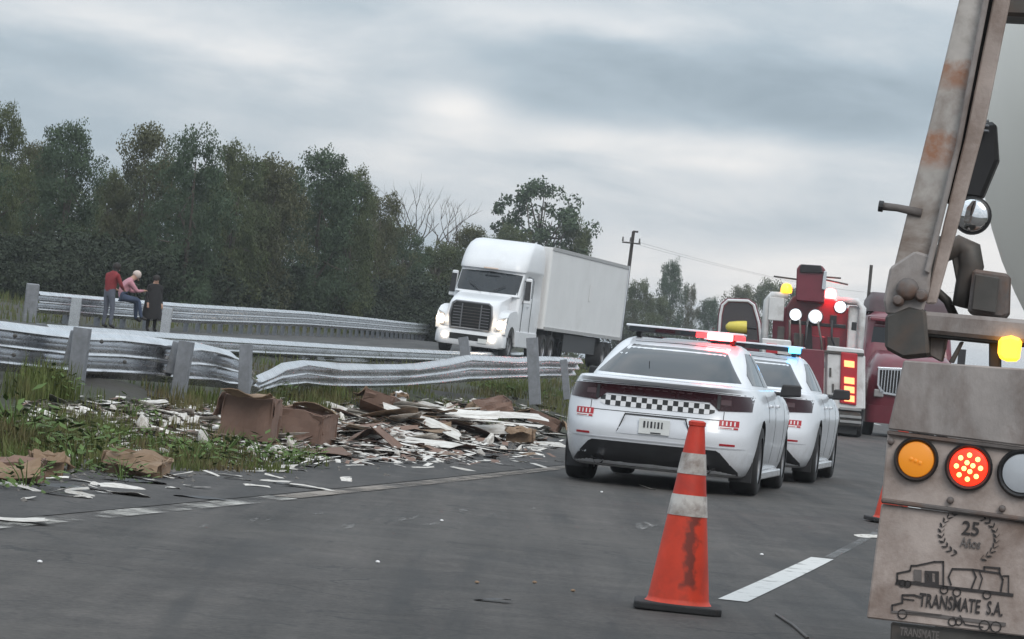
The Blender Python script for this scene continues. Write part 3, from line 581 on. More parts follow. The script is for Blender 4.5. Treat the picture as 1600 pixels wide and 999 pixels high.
# ------------------------------------------------------------------ big vehicles
head_m = emit('headlamp_lit', (1, .80, .58), 14.0); work_m = emit('work_lamp_lit', (.97, .98, 1), 22.0); amber_m = emit('amber_lit', (1, .42, .02), 3.2); tail_on = emit('tail_lit', (1, .10, .03), 3.0)
work_dim = emit('work_halo_glow', (.80, .86, .95), .75, (.6, .6, .6)); tow_white = mat('tow_body_grey', (.64, .64, .64), .45, var=.12, scale=5, c2=(.36, .34, .32), c2lo=.52, c2hi=.75)
tail_or = emit('tail_lit_orange', (1, .30, .10), 3.0)
def rrect(w, yf, yb, rf, rb, k=6):
    """plan outline, rounded corners; front is +y"""
    out = []
    for (cx, cy, r_, a0) in ((w - rf, yf - rf, rf, 0), (-w + rf, yf - rf, rf, PI / 2), (-w + rb, yb + rb, rb, PI), (w - rb, yb + rb, rb, 3 * PI / 2)):
        for j in range(k + 1):
            a = a0 + PI / 2 * j / k; out.append((cx + r_ * math.cos(a), cy + r_ * math.sin(a)))
    return out
def stack(rows, **kw):
    g = MB(); R_ = [[(x, y, z) for x, y in rrect(w, yf, yb, rf, rb)] for z, w, yf, yb, rf, rb in rows]; g.grid(R_, closed=True); n = len(R_[0])
    g.f += [tuple(range(n))[::-1], tuple(range((len(R_)-1)*n, len(R_)*n))]; g.m += [0, 0]; return g
def disc(name, parent, c, r_, m, depth=.03, axis='y', n=20):
    g = MB(); g.lathe([(r_, 0), (r_ * .95, -depth * .6), (r_ * .6, -depth * .95), (.001, -depth)], n, axis); o = g.build(name, m, parent, smooth=True, auto=50); o.location = c; return o
def truck_wheel(parent, loc, R_=.51, w=.28, side=1, dual=False):
    t = make_wheel(parent, loc, R_, w * (2.1 if dual else 1), side, 8); return t
trglass = mat('truck_glass', (.012, .016, .02), .08, 0, .1, 3, spec=.5)
# ---------------- white semi truck on the far carriageway
hs = math.radians(12.5)
semi = empty('semi_truck', (0, 0, 0), 0, 'white semi truck with box trailer and lit headlights coming along far carriageway', 'truck')
fl = at(783, 558, 115); ctr = Vector((fl.x - 1.2 * math.cos(hs), fl.y + 1.2 * math.sin(hs), 0)); zs = gz(*inv(ctr.x, ctr.y), False)
semi.location = (ctr.x, ctr.y, zs - .06); semi.rotation_mode = 'QUATERNION'
semi.rotation_quaternion = Matrix.Rotation(PI - hs, 4, 'Z').to_quaternion() @ Matrix.Rotation(math.radians(-1.6), 4, 'Y').to_quaternion()
stack([(.32, 1.10, .0, -.5, .25, .05), (.38, 1.19, .03, -.55, .32, .05), (.60, 1.20, .02, -.55, .34, .05), (.80, 1.19, -.02, -.5, .34, .05), (.86, 1.15, -.06, -.45, .3, .05)]).build('bumper', truck_white, semi, smooth=True, auto=45)
g = MB(); g.box((0, .025, .60), (1.30, .03, .20)); g.build('air_intake', blackm, semi, bev=.02)
stack([(.80, .88, -.08, -2.1, .2, .05), (1.25, .90, -.05, -2.1, .22, .05), (1.60, .88, -.11, -2.1, .24, .05), (1.78, .85, -.22, -2.1, .3, .05), (1.88, .84, -.42, -2.1, .3, .05), (2.00, .88, -.95, -2.1, .3, .05), (2.12, .92, -1.65, -2.1, .2, .05), (2.16, .92, -1.9, -2.15, .1, .05)]).build('hood', truck_white, semi, smooth=True, auto=50)
for sg in (-1, 1):
    g = MB(); prof = [(-.12, .82), (-.10, 1.10), (-.22, 1.38), (-.55, 1.56), (-1.05, 1.64), (-1.6, 1.66), (-1.85, 1.50), (-1.85, .60), (-1.72, .60)]
    prof += [(-1.13 + .60 * math.cos(a), .52 + .60 * math.sin(a)) for a in np.linspace(PI - .15, .35, 12)]
    g.prism(prof, sg * .80, sg * 1.20, 'x'); g.build('fender', truck_white, semi, bev=.05, seg=3)
    g = MB(); g.hexa([(sg * .86, -.20, .92), (sg * 1.17, -.30, .95), (sg * 1.17, -.5, .95), (sg * .86, -.5, .92), (sg * .90, -.22, 1.30), (sg * 1.18, -.42, 1.42), (sg * 1.18, -.6, 1.42), (sg * .90, -.5, 1.30)])
    for v in range(len(g.v)): g.v[v] = (g.v[v][0] + sg * .025, g.v[v][1] + .17, g.v[v][2])
    g.build('headlight', glass('lamp_glass', (.3, .3, .3)), semi, bev=.03)
    disc('lit_headlamp', semi, (sg * 1.03, -.02, 1.12), .145, head_m, -.05); disc('lit_fog_lamp', semi, (sg * .82, .05, .60), .085, head_m, -.03)
    truck_wheel(semi, (sg * 1.03, -1.13, .51), side=sg)
    for yy in (-6.3, -7.6): truck_wheel(semi, (sg * .95, yy, .51), side=sg, dual=True)
    g = MB(); g.prism([(-2.62, 2.20), (-3.75, 2.16), (-3.75, 2.86), (-2.98, 2.90), (-2.66, 2.62)], sg * 1.168, sg * 1.180, 'x'); g.build('side_window', trglass, semi)
    g = MB(); g.hexa([(sg * 1.20, -2.32, 1.95), (sg * 1.44, -2.36, 1.95), (sg * 1.44, -2.46, 1.95), (sg * 1.20, -2.46, 1.95), (sg * 1.19, -2.4, 2.82), (sg * 1.40, -2.44, 2.82), (sg * 1.40, -2.56, 2.82), (sg * 1.19, -2.54, 2.82)]); mr_ = g.build('wing_mirror', truck_white, semi, bev=.04, seg=3)
    g = MB(); g.hexa([(sg * 1.22, -2.305, 2.08), (sg * 1.42, -2.34, 2.08), (sg * 1.42, -2.37, 2.08), (sg * 1.22, -2.34, 2.08), (sg * 1.21, -2.372, 2.72), (sg * 1.385, -2.40, 2.72), (sg * 1.385, -2.43, 2.72), (sg * 1.21, -2.40, 2.72)]); g.build('mirror_face', black, mr_)
    g = MB(); g.tube([(sg * 1.13, -2.45, 2.0), (sg * 1.24, -2.4, 2.0)], .035, 8); g.tube([(sg * 1.13, -2.55, 2.72), (sg * 1.24, -2.48, 2.70)], .025, 8); g.build('mirror_arm', black, semi)
    g = MB(); g.box((sg * 1.172, -2.5, 1.5), (.012, .03, 1.5)); g.box((sg * 1.172, -3.88, 1.7), (.012, .025, 2.2)); g.build('door_seam', black, semi)
    g = MB(); g.box((sg * 1.185, -3.25, 1.85), (.03, .2, .05)); g.build('door_handle', chrome, semi)
    g = MB(); g.prism([(-1.95, .45), (-5.2, .45), (-5.2, 1.0), (-1.95, 1.0)], sg * 1.10, sg * 1.19, 'x'); g.build('side_fairing', truck_white, semi, bev=.03)
stack([(.75, 1.14, -1.95, -5.35, .1, .05), (2.05, 1.165, -1.95, -5.35, .12, .05), (2.14, 1.165, -1.95, -5.35, .25, .05)]).build('cab_lower', truck_white, semi, smooth=True, auto=45)
stack([(2.13, 1.15, -1.72, -5.35, .35, .05), (2.95, 1.14, -2.35, -5.35, .38, .05), (3.0, 1.17, -2.22, -5.35, .42, .05), (3.10, 1.175, -2.22, -5.35, .45, .05), (3.35, 1.175, -2.40, -5.35, .48, .06), (3.62, 1.165, -2.66, -5.35, .5, .08), (3.86, 1.13, -3.02, -5.35, .5, .1), (4.02, 1.06, -3.5, -5.33, .45, .1), (4.08, .96, -4.1, -5.3, .3, .1)]).build('cab', truck_white, semi, smooth=True, auto=50)
def wsy(x, z):
    yf = np.interp(z, [2.13, 2.95], [-1.72, -2.35]); w = 1.145; rf = .36; dx_ = max(0, abs(x) - (w - rf)); return yf - rf + math.sqrt(max(0, rf * rf - dx_ * dx_))
patch('windscreen', trglass, semi, np.linspace(-1.07, 1.07, 23), lambda x: 2.20, lambda x: 2.92 - .03 * abs(x), fn=wsy, off=-.012, nz=6, thick=-.01)
for sg in (-1, 1):
    g = MB(); g.tube([(sg * .15, -1.70, 2.20), (sg * .62, -1.90, 2.48)], .014, 5); g.build('wiper', black, semi)
g = MB(); g.box((0, -2.13, 3.02), (.5, .05, .05)); g.build('roof_marker', mat('pale_lens', (.7, .55, .45), .3), semi, bev=.01)
gl = MB(); gl.prism([(-.66, .90), (.66, .90), (.70, 1.30), (.64, 1.68), (.55, 1.74), (-.55, 1.74), (-.64, 1.68), (-.70, 1.30)], -.075, -.02, 'y'); gl = gl.build('grille', blackm, semi)
g = MB(); pts = [(-.68, -.02, .88), (.68, -.02, .88), (.73, -.0, 1.30), (.67, -.02, 1.70), (.57, -.04, 1.77), (-.57, -.04, 1.77), (-.67, -.02, 1.70), (-.73, -.0, 1.30), (-.68, -.02, .88)]; g.tube(pts, .035, 8); g.build('grille_frame', mat('grille_grey', (.20, .20, .21), .4, .5), gl, smooth=True)
for k in range(7):
    for x0, x1 in ((-.62, -.36), (-.30, .30), (.36, .62)):
        g = MB(); g.box(((x0 + x1) / 2, -.005, 1.0 + k * .10), (x1 - x0, .03, .022)); g.build('grille_slat', MATS['grille_grey'] if abs(x0) > .31 or x1 > .31 else steel, gl)
for x0 in (-.33, .33):
    g = MB(); g.box((x0, .0, 1.31), (.035, .035, .80)); g.build('grille_bar', MATS['grille_grey'], gl)
g = MB(); g.box((-.5, .05, .52), (.3, .02, .15)); g.build('licence_plate', plate_m, semi)
g = MB(); g.box((0, -4.8, .75), (.9, 8, .3)); g.build('chassis', blackm, semi)
g = MB(); g.box((0, -5.52, 2.6), (1.9, .18, 2.2)); g.build('cab_gap', blackm, semi)
# trailer
tr = MB(); tr.prism(rrect(1.29, -5.75, -20.3, .12, .03, 4), 1.18, 4.06, 'z'); tr = tr.build('trailer_box', box_white, semi, bev=.02)
for z in (1.22, 4.02):
    g = MB()
    for sg in (-1, 1): g.box((sg * 1.30, -13, z), (.04, 14.4, .12))
    g.build('trailer_rail', mat('rail_grey', (.46, .45, .44), .4, .5), tr)
for sg in (-1, 1):
    g = MB(); g.box((sg * 1.305, -20.25, 2.64), (.05, .16, 2.9)); g.build('corner_post', chrome, tr)
    g = MB(); g.box((sg * 1.302, -13.2, 2.75), (.01, .35, .62)); g.build('side_decal', sticker_white, tr)
    for yy in (-17.2, -18.5): truck_wheel(semi, (sg * .98, yy, .51), side=sg, dual=True)
    g = MB(); g.box((sg * .9, -8.8, .75), (.14, .14, .9)); g.build('landing_leg', steel, semi)
    g = MB(); g.box((sg * 1.1, -13.2, .80), (.04, 6.0, .62)); g.build('side_skirt', black, semi)
g = MB(); g.box((0, -13, 1.05), (1.1, 14, .22)); g.box((0, -20.2, .62), (2.2, .1, .12)); g.build('trailer_frame', blackm, semi)
g = MB(); g.box((0, -20.31, 2.6), (2.5, .03, 2.75)); g.build('rear_door', box_white, tr)
# ---------------- helper: local frames fixed by a survey plane
def frame(T, o, a):
    T.location = o; T.rotation_euler = (0, 0, -a); d = Vector((math.sin(a), math.cos(a), 0)); n_ = Vector((math.cos(a), -math.sin(a), 0)); o = Vector(o); e_ = Vector((0, 0, EYE))
    def L(px, py, yl=0.0):
        r_ = ray(px, py); k = (yl + (o - e_).dot(d)) / r_.dot(d); q = e_ + r_ * k - o; return Vector((q.dot(n_), yl, q.z))
    return L
def plate(name, m, parent, L, px, yl, th, bev=.004):
    P = [L(x, y, yl) for x, y in px]; n = len(P); g = MB(); g.add(P + [p + Vector((0, th, 0)) for p in P], [tuple(range(n)), tuple(range(n, 2 * n))[::-1]] + [(k, n + k, n + (k + 1) % n, (k + 1) % n) for k in range(n)])
    return g.build(name, m, parent, bev=bev, seg=1)
# ---------------- tow truck (heavy wrecker) seen from behind
tow = empty('tow_truck', (0, 0, 0), 0, 'maroon and white heavy tow truck with lit work lamps and open cab door', 'tow truck')
LW = frame(tow, (7.42, 83.3, 0.0), math.radians(5.4))
for nm, m, px, yl, th in [('deck_panel', tow_white, [(1196, 640), (1196, 542), (1352, 556), (1352, 640)], .10, 2.4), ('side_box', tow_white, [(1290, 640), (1292, 540), (1350, 546), (1348, 640)], .0, .5), ('side_box', tow_white, [(1190, 620), (1190, 528), (1236, 532), (1236, 622)], .0, .5),
        ('boom_tower', maroon, [(1226, 560), (1228, 480), (1240, 462), (1302, 468), (1332, 486), (1330, 546), (1300, 562)], .9, 1.0), ('winch_housing', maroon, [(1236, 575), (1238, 520), (1290, 526), (1288, 580)], .35, .6),
        ('headboard', maroon, [(1206, 545), (1208, 478), (1338, 492), (1336, 556)], 2.6, .15), ('rear_bumper', steel, [(1200, 655), (1200, 632), (1345, 645), (1345, 668)], -.08, .3)]:
    plate(nm, m, tow, LW, px, yl, th, .03)
boom = plate('boom', maroon, tow, LW, [(1243, 470), (1245, 420), (1250, 413), (1284, 415), (1290, 422), (1288, 474)], .25, 1.6, .03)
plate('boom_head', black, boom, LW, [(1250, 426), (1251, 413), (1283, 415), (1286, 427)], .18, .1, .02); plate('boom_end', chrome, boom, LW, [(1284, 452), (1287, 424), (1292, 424), (1290, 454)], .2, .1, .01)
plate('boom_knuckle', black, boom, LW, [(1256, 560), (1259, 500), (1268, 498), (1270, 560)], .3, .06, .01)
for pts in ([(1192, 552), (1199, 470), (1206, 461), (1232, 462)], [(1342, 560), (1348, 482), (1340, 472), (1308, 470)]):
    g = MB(); g.tube([LW(x, y, .6) for x, y in pts], .09, 8); g.build('light_pylon', tow_white, tow, smooth=True)
plate('pylon_panel', tow_white, tow, LW, [(1322, 556), (1326, 478), (1340, 478), (1345, 488), (1342, 560)], .65, .1, .03)
for (x, y, r_) in ((1243, 492, .13), (1274, 495, .15), (1313, 480, .13)):
    g = MB(); g.lathe([(r_ * 1.25, -.02), (r_ * 1.3, .02), (r_ * .8, .16), (.05, .2)], 18, 'y'); h_ = g.build('work_lamp', black, tow, smooth=True); h_.location = LW(x, y, .15 if x < 1300 else .5); disc('reflector_halo', h_, (0, -.03, 0), r_ * 1.12, work_dim, .02); disc('lamp_lens', h_, (0, -.045, 0), r_ * .72, work_m, .05)  # reflector ring given its own glow, imitating the halo round the lens
for (x, y, m, nm) in ((1229, 451, amber_m, 'amber_beacon'), (1298, 459, red_lamp, 'red_beacon')):
    g = MB(); g.lathe([(.12, -.11), (.14, -.08), (.135, .02), (.10, .10), (.03, .13)], 16); o = g.build(nm, m, tow, smooth=True, auto=50); o.location = LW(x, y, .6)
for a, b_ in (((1209, 432), (1246, 437)), ((1288, 437), (1325, 445)), ((1288, 433), (1314, 435))):
    g = MB(); g.tube([LW(*a, .5), LW(*b_, .5)], .022, 6); g.build('outrigger_bar', steel, tow)
th_ = plate('tail_lamp_housing', sticker_red, tow, LW, [(1312, 630), (1314, 550), (1340, 553), (1338, 634)], -.06, .08, .02)
for y in (568, 594, 608, 622): plate('tail_lamp', tail_or, th_, LW, [(1319, y + 5), (1319, y - 5), (1335, y - 3), (1335, y + 7)], -.085, .03, .006)
th2 = plate('tail_lamp_housing', sticker_red, tow, LW, [(1196, 616), (1197, 536), (1215, 538), (1214, 618)], -.06, .08, .02)
plate('mud_flap', black, tow, LW, [(1306, 676), (1308, 640), (1340, 643), (1338, 680)], .1, .02, .004)
for y in (636, 648, 656): plate('step', mat('step_grey', (.3, .3, .3), .5, .4) if y == 636 else MATS['step_grey'], tow, LW, [(1312, y + 4), (1312, y), (1346, y + 3), (1346, y + 7)], -.14, .06, .004)
for k, (x, y) in enumerate([(1283, 556), (1283, 585), (1296, 575), (1300, 600)]): plate('latch', steel, tow, LW, [(x, y + 14), (x, y), (x + 3, y), (x + 3, y + 14)], -.03, .03, .002)
for sg in (-1, 1):
    for yy in (1.0, 2.35, 6.6): truck_wheel(tow, (sg * (.93 if yy < 4 else 1.05), yy, .51), side=sg, dual=yy < 4)
g = MB(); g.box((0, 3.5, .8), (.9, 7, .35)); g.build('chassis', blackm, tow)
stack([(.8, 1.15, 6.6, 4.0, .15, .1), (1.9, 1.17, 6.6, 4.0, .15, .1), (2.8, 1.08, 6.1, 4.05, .2, .1), (2.95, .95, 5.8, 4.15, .2, .15)]).build('cab', maroon, tow, smooth=True, auto=45)
stack([(.7, .95, 8.0, 6.5, .25, .05), (1.6, .93, 7.9, 6.5, .25, .05), (1.85, .85, 7.5, 6.5, .2, .05)]).build('hood', maroon, tow, smooth=True, auto=45)
# winches, hoses and tools between the pylons
for nm, m, px, yl, th in [('tool_box', tow_white, [(1200, 500), (1202, 464), (1226, 466), (1224, 502)], .5, .3), ('lamp_bracket', black, [(1232, 506), (1233, 500), (1322, 508), (1322, 514)], .2, .08), ('winch_guard', steel, [(1240, 540), (1241, 520), (1256, 522), (1255, 542)], .2, .2), ('winch_guard', steel, [(1292, 548), (1293, 526), (1312, 528), (1311, 550)], .2, .2),
        ('control_box', black, [(1296, 506), (1297, 492), (1308, 493), (1307, 507)], .25, .1), ('control_box', steel, [(1214, 530), (1215, 510), (1226, 511), (1225, 531)], .4, .1), ('side_mirror', black, [(1330, 516), (1331, 503), (1339, 504), (1338, 517)], .1, .1), ('deck_rail', steel, [(1196, 545), (1196, 540), (1350, 552), (1350, 557)], -.04, .06), ('lower_arm', maroon, [(1250, 640), (1252, 545), (1288, 548), (1286, 644)], -.12, .3)]:
    plate(nm, m, tow, LW, px, yl, th, .012)
for k, (x0, y0, x1, y1) in enumerate([(1250, 500, 1246, 560), (1262, 498, 1262, 566), (1278, 502, 1284, 565), (1300, 500, 1306, 548), (1234, 500, 1228, 548)]):
    g = MB(); a_, b_ = LW(x0, y0, .1), LW(x1, y1, .05); g.tube([a_, a_.lerp(b_, .5) + Vector((.05 * (-1) ** k, 0, -.06)), b_], .028, 6); g.build('hose', black if k % 2 else steel, tow, smooth=True)
for x, y in ((1252, 566), (1284, 570)):
    g = MB(); c_ = LW(x, y, -.02); g.tube([c_ + Vector((.07 * math.cos(a), 0, .09 * math.sin(a))) for a in np.linspace(-2.6, 1.6, 9)], .025, 6); g.build('hook', galvpost, tow, smooth=True)
# open driver's door on the left side
dr = MB(); od = [LW(x, y, 4.6) for x, y in ((1118, 560), (1122, 492), (1126, 474), (1136, 466), (1170, 467), (1181, 474), (1190, 505), (1196, 562))]; idd = [LW(x, y, 4.6) for x, y in ((1126, 528), (1129, 494), (1132, 480), (1139, 473), (1168, 474), (1175, 480), (1182, 506), (1184, 532))]
n = 8; off = Vector((0, .08, 0)); dr.add(od + idd + [p + off for p in od] + [p + off for p in idd], [(k, k + 1, n + k + 1, n + k) for k in range(n - 1)] + [(2*n+k, 3*n+k, 3*n+k+1, 2*n+k+1) for k in range(n - 1)] + [(k, 2*n+k, 2*n+(k+1) % n, (k+1) % n) for k in range(n)] + [(n+k, n+(k+1) % n, 3*n+(k+1) % n, 3*n+k) for k in range(n)] + [(n-1, 0, n, 2*n-1), (3*n-1, 4*n-1, 3*n, 2*n)])
door = dr.build('open_door', maroon, tow, bev=.01)
g = MB(); g.tube([(p + q) / 2 + Vector((0, -.03, 0)) for p, q in zip(od, idd)][0:8], .035, 6); g.build('door_frame_trim', truck_white, door)
g = MB(); g.add(idd + [p + Vector((0, .02, 0)) for p in idd], [tuple(range(8)), tuple(range(8, 16))[::-1]]); o = g.build('door_window', mat('tinted_glass', (.03, .02, .02), .06, coat=1), door); o.location = (0, .03, 0)
ym = mat('mirror_amber_reflection', (.72, .60, .10), .35, var=.05)  # amber light caught by the mirror, put into its base colour
g = MB(); g.tube([LW(1134, 511, 4.4), LW(1139, 511, 4.4), LW(1152, 511.5, 4.4), LW(1164, 512, 4.4), LW(1167, 512, 4.4)], [.05, .13, .16, .17, .16], 14); o = g.build('door_mirror', ym, door, smooth=True, auto=50)
g = MB(); g.tube([LW(1166, 512, 4.4), LW(1182, 514, 4.5)], .03, 6); g.build('mirror_arm', black, door)
# ---------------- maroon truck facing us beyond the mixer
rt = empty('parked_truck', (0, 0, 0), 0, 'maroon truck with chrome grille facing the camera beside the tow truck', 'truck')
LR = frame(rt, (10.55, 90.0, 0.0), math.radians(1.5))
q = lambda nm, m, px, yl, th, bev=.03, par=rt: plate(nm, m, par, LR, px, yl, th, bev)
stack_r = stack([(.45, 1.0, 2.4, .12, .05, .35), (.9, 1.16, 2.4, .02, .05, .4), (1.4, 1.14, 2.4, .0, .05, .45), (1.85, 1.08, 2.4, .03, .05, .5), (2.1, .98, 2.4, .35, .05, .4), (2.26, .88, 2.4, 1.1, .05, .3)]); stack_r.build('hood', maroon, rt, smooth=True, auto=50)
stack([(.35, 1.15, .5, -.12, .05, .25), (.8, 1.18, .5, -.15, .05, .25)]).build('bumper', maroon, rt, smooth=True, auto=40)
stack([(.8, 1.15, 4.6, 2.0, .1, .1), (2.2, 1.17, 4.6, 2.0, .1, .2), (2.95, 1.12, 4.6, 2.5, .1, .3), (3.15, 1.12, 4.6, 2.45, .1, .3), (3.3, .95, 4.5, 2.7, .1, .25)]).build('cab', maroon, rt, smooth=True, auto=45)
stack([(3.3, 1.1, 5.2, 2.9, .1, .2), (3.62, 1.08, 5.2, 3.1, .1, .25), (3.85, .95, 5.2, 3.9, .1, .25)]).build('roof_fairing', mat('dark_maroon', (.05, .022, .025), .5), rt, smooth=True, auto=45)
gx = -.56
for nm, m, dw, dy in (('grille_surround', chrome, .0, -.06), ('grille', blackm, .07, -.085)):
    g = MB(); g.prism([(gx - .40 + dw, 1.80 - dw), (gx - .38 + dw, 1.32), (gx - .24 + dw, 1.10 + dw), (gx + .40 - dw, 1.06 + dw), (gx + .40 - dw, 1.84 - dw)], dy, .10, 'y'); G_ = g.build(nm, m, rt, bev=.02)
for k in range(8):
    g = MB(); g.box((gx - .26 + k * .078, -.10, 1.46), (.020, .03, .60)); g.build('grille_slat', chrome, G_)
g = MB(); g.prism([(-1.02, 2.28), (1.02, 2.28), (.98, 2.88), (-.98, 2.88)], 2.18, 2.24, 'y'); w_ = g.build('windscreen', dkglass, rt); w_.rotation_euler = (-.0, 0, 0)
for sg in (-1, 1):
    truck_wheel(rt, (sg * 1.0, 1.0, .51), side=sg); truck_wheel(rt, (sg * .95, 6.0, .51), side=sg, dual=True)
    g = MB(); g.tube([(sg * 1.2, 2.5, 1.9), (sg * 1.42, 2.35, 1.9)], .03, 6); g.box((sg * 1.44, 2.33, 2.2), (.2, .08, .6)); g.build('wing_mirror', black, rt)
    g = MB(); g.box((sg * .86, -.02, 1.12), (.26, .08, .2)); g.build('headlight', MATS['lamp_glass'], rt, bev=.03)
    g = MB(); g.box((sg * 1.15, 2.3, 1.95), (.06, .3, .08)); g.build('cowl_trim', chrome, rt)
g = MB(); g.box((0, 2.25, 3.08), (2.2, .35, .10)); g.build('sun_visor', maroon, rt, bev=.03)
g = MB(); g.box((0, 4, .8), (.9, 6, .3)); g.build('chassis', blackm, rt)
g = MB(); g.tube([(-1.0, 4.8, 2.0), (-1.0, 4.8, 4.6)], .045, 8); g.build('exhaust_stack', steel, rt)
# ------------------------------------------------------------------ concrete mixer truck, close on the right
def bands_mat():
    m = mat('banded_paint', (.44, .41, .385), .7, var=.2, scale=11, c2=(.19, .145, .12), c2lo=.45, c2hi=.66); t = m.node_tree; p = t.nodes['Principled BSDF']; src = p.inputs['Base Color'].links[0].from_socket
    tc = N(t, 'ShaderNodeTexCoord'); sp = N(t, 'ShaderNodeSeparateXYZ'); t.links.new(tc.outputs['Object'], sp.inputs[0]); nz = noise(t, tc.outputs['Object'], 16, 5, .65)
    k = None
    for lo, hi in BANDS:
        zw = mth(t, 'ADD', sp.outputs[2], mth(t, 'MULTIPLY', mth(t, 'SUBTRACT', nz, .5), .06)); e_ = mth(t, 'MULTIPLY', mth(t, 'DIVIDE', mth(t, 'SUBTRACT', zw, lo), .02, True), mth(t, 'DIVIDE', mth(t, 'SUBTRACT', hi, zw), .02, True)); k = e_ if k is None else mth(t, 'ADD', k, e_)
    r_ = N(t, 'ShaderNodeMapRange'); t.links.new(nz, r_.inputs[0]); r_.inputs[1].default_value = .70; r_.inputs[2].default_value = .38
    mx = N(t, 'ShaderNodeMix', data_type='RGBA'); t.links.new(mth(t, 'MULTIPLY', k, r_.outputs[0]), mx.inputs[0]); t.links.new(src, mx.inputs[6]); mx.inputs[7].default_value = (.31, .155, .095, 1); t.links.new(mx.outputs[2], p.inputs['Base Color']); return m
mixr = empty('mixer_truck', (0, 0, 0), 0, 'dusty concrete mixer truck with lit red tail lamp close on the right', 'mixer truck')
X, Y, A = road(9.0, .50); LM = frame(mixr, (X, Y, 0.0), A)
q = lambda nm, m, px, yl, th, bev=.004, par=mixr: plate(nm, m, par, LM, px, yl, th, bev)
rusty = mat('rusty_bracket', (.13, .115, .11), .75, var=.3, scale=14, c2=(.16, .085, .055), c2lo=.48, c2hi=.7, bump=.2)
q('apron_plate', conc2, [(1412, 563), (1411, 568), (1387, 671), (1900, 735), (1900, 598)], 0, .015)
lp = q('lamp_panel', conc, [(1387, 676), (1377, 781), (1900, 850), (1900, 741)], .02, .03)
q('panel_edge', rusty, [(1386, 672), (1386, 680), (1900, 745), (1900, 737)], .005, .02); q('panel_edge', rusty, [(1377, 778), (1376, 786), (1900, 856), (1900, 848)], .012, .02)
mud = q('mud_plate', conc, [(1377, 787), (1354, 966), (1480, 981), (1900, 1030), (1900, 857)], .03, .012)
q('mud_flap', steel, [(1392, 972), (1388, 1060), (1900, 1100), (1900, 1031)], .05, .012)
amber_off = emit('amber_dim', (1, .30, .02), .38, (.5, .2, .02)); redl = emit('red_tail_lit', (1, .035, .012), 1.6, (.5, .02, .01)); dots = emit('led_lit', (1, .40, .10), 5.0)
for x, y, m, r_ in ((1432, 718, amber_off, .047), (1514, 730, redl, .050), (1597, 740, mat('clear_lens', (.42, .44, .47), .2, coat=.6), .052), (1690, 752, redl, .05)):
    c = LM(x, y, .02); g = MB(); g.lathe([(r_ * 1.22, .0), (r_ * 1.24, -.012), (r_ * 1.12, -.022), (r_ * 1.0, -.016), (r_ * .98, 0)], 32, 'y'); h_ = g.build('lamp_ring', black, lp, smooth=True, auto=40); h_.location = c
    ln = disc('lamp_lens', h_, (0, -.008, 0), r_, m, .016, n=32)
    if m is redl:
        for k in range(12):
            a = 2 * PI * k / 8 if k < 8 else 2 * PI * (k - 8) / 4 + .4; rr = r_ * .62 if k < 8 else r_ * .24; disc('led', h_, (rr * math.cos(a), -.022, rr * math.sin(a)), r_ * .135, dots, .004, n=10)
    if m is amber_off:
        for k in range(3): disc('lens_facet', h_, (.012 * (k - 1), -.024, -.004 * k), r_ * .12, m, .004, n=8)
for x, y in ((1485, 782), (1566, 795), (1392, 690)): disc('bolt', lp, LM(x, y, .015), .010, rusty, .012, n=8)
# cross beam and its end bracket
q('cross_beam', conc2, [(1440, 486), (1440, 520), (1900, 566), (1900, 525)], .05, .14, .01); q('beam_lip', blackm, [(1440, 520), (1440, 526), (1900, 572), (1900, 566)], .06, .12, .003)
q('end_bracket', steel, [(1383, 492), (1382, 545), (1410, 560), (1452, 556), (1446, 484), (1420, 478), (1400, 486)], .03, .18, .008)
q('support_leg', conc2, [(1452, 556), (1452, 524), (1478, 528), (1470, 566)], .10, .1, .004); q('support_leg', steel, [(1545, 574), (1545, 534), (1562, 536), (1562, 576)], .10, .1, .004)
q('cable_clip', steel, [(1482, 566), (1500, 534), (1506, 534), (1490, 568)], .08, .02, .002)
ml = q('marker_lamp', amber_m, [(1560, 528), (1558, 556), (1568, 565), (1592, 565), (1597, 530), (1580, 524)], .02, .04, .008)
# pivoted chute arm: two long plates with a dark slot between
BANDS = []
for y0, y1 in ((92, 142), (205, 268)): BANDS.append((LM(1470, y1, .05).z, LM(1485, y0, .05).z))
arm = q('chute_arm', bands_mat(), [(1513, -60), (1453, 190), (1396, 420), (1384, 470), (1392, 490), (1436, 492), (1450, 430), (1500, 230), (1556, -60)], .05, .03)
q('arm_rib', conc2, [(1556, -60), (1500, 230), (1452, 428), (1444, 424), (1492, 230), (1547, -60)], .02, .03, .003, arm)
q('arm_slot', blackm, [(1566, -60), (1512, 200), (1484, 320), (1476, 316), (1505, 190), (1558, -60)], .09, .02, .002, arm)
q('arm_inner_plate', conc, [(1590, -60), (1540, 190), (1500, 340), (1462, 475), (1446, 475), (1474, 350), (1508, 215), (1564, -60)], .07, .03, .004, arm)
g = MB(); g.tube([LM(1374, 322, .04), LM(1402, 325, .04), LM(1440, 333, .05)], [.011, .010, .012], 10); g.build('arm_handle', rusty, arm, smooth=True)
g = MB(); g.tube([LM(1373, 322, .04), LM(1380, 323, .04)], .015, 10); g.build('handle_grip', black, arm)
q('pivot_plate', conc2, [(1390, 418), (1380, 470), (1384, 492), (1440, 494), (1452, 452), (1456, 400), (1430, 392)], .035, .02, .006, arm)
for x, y, r_ in ((1418, 452, .030), (1440, 462, .018), (1404, 470, .016)): disc('pivot_bolt', arm, LM(x, y, .03), r_, rusty, .03, n=14)
q('top_bar', steel, [(1556, -40), (1556, 24), (1900, 40), (1900, -40)], .25, .2, .01)
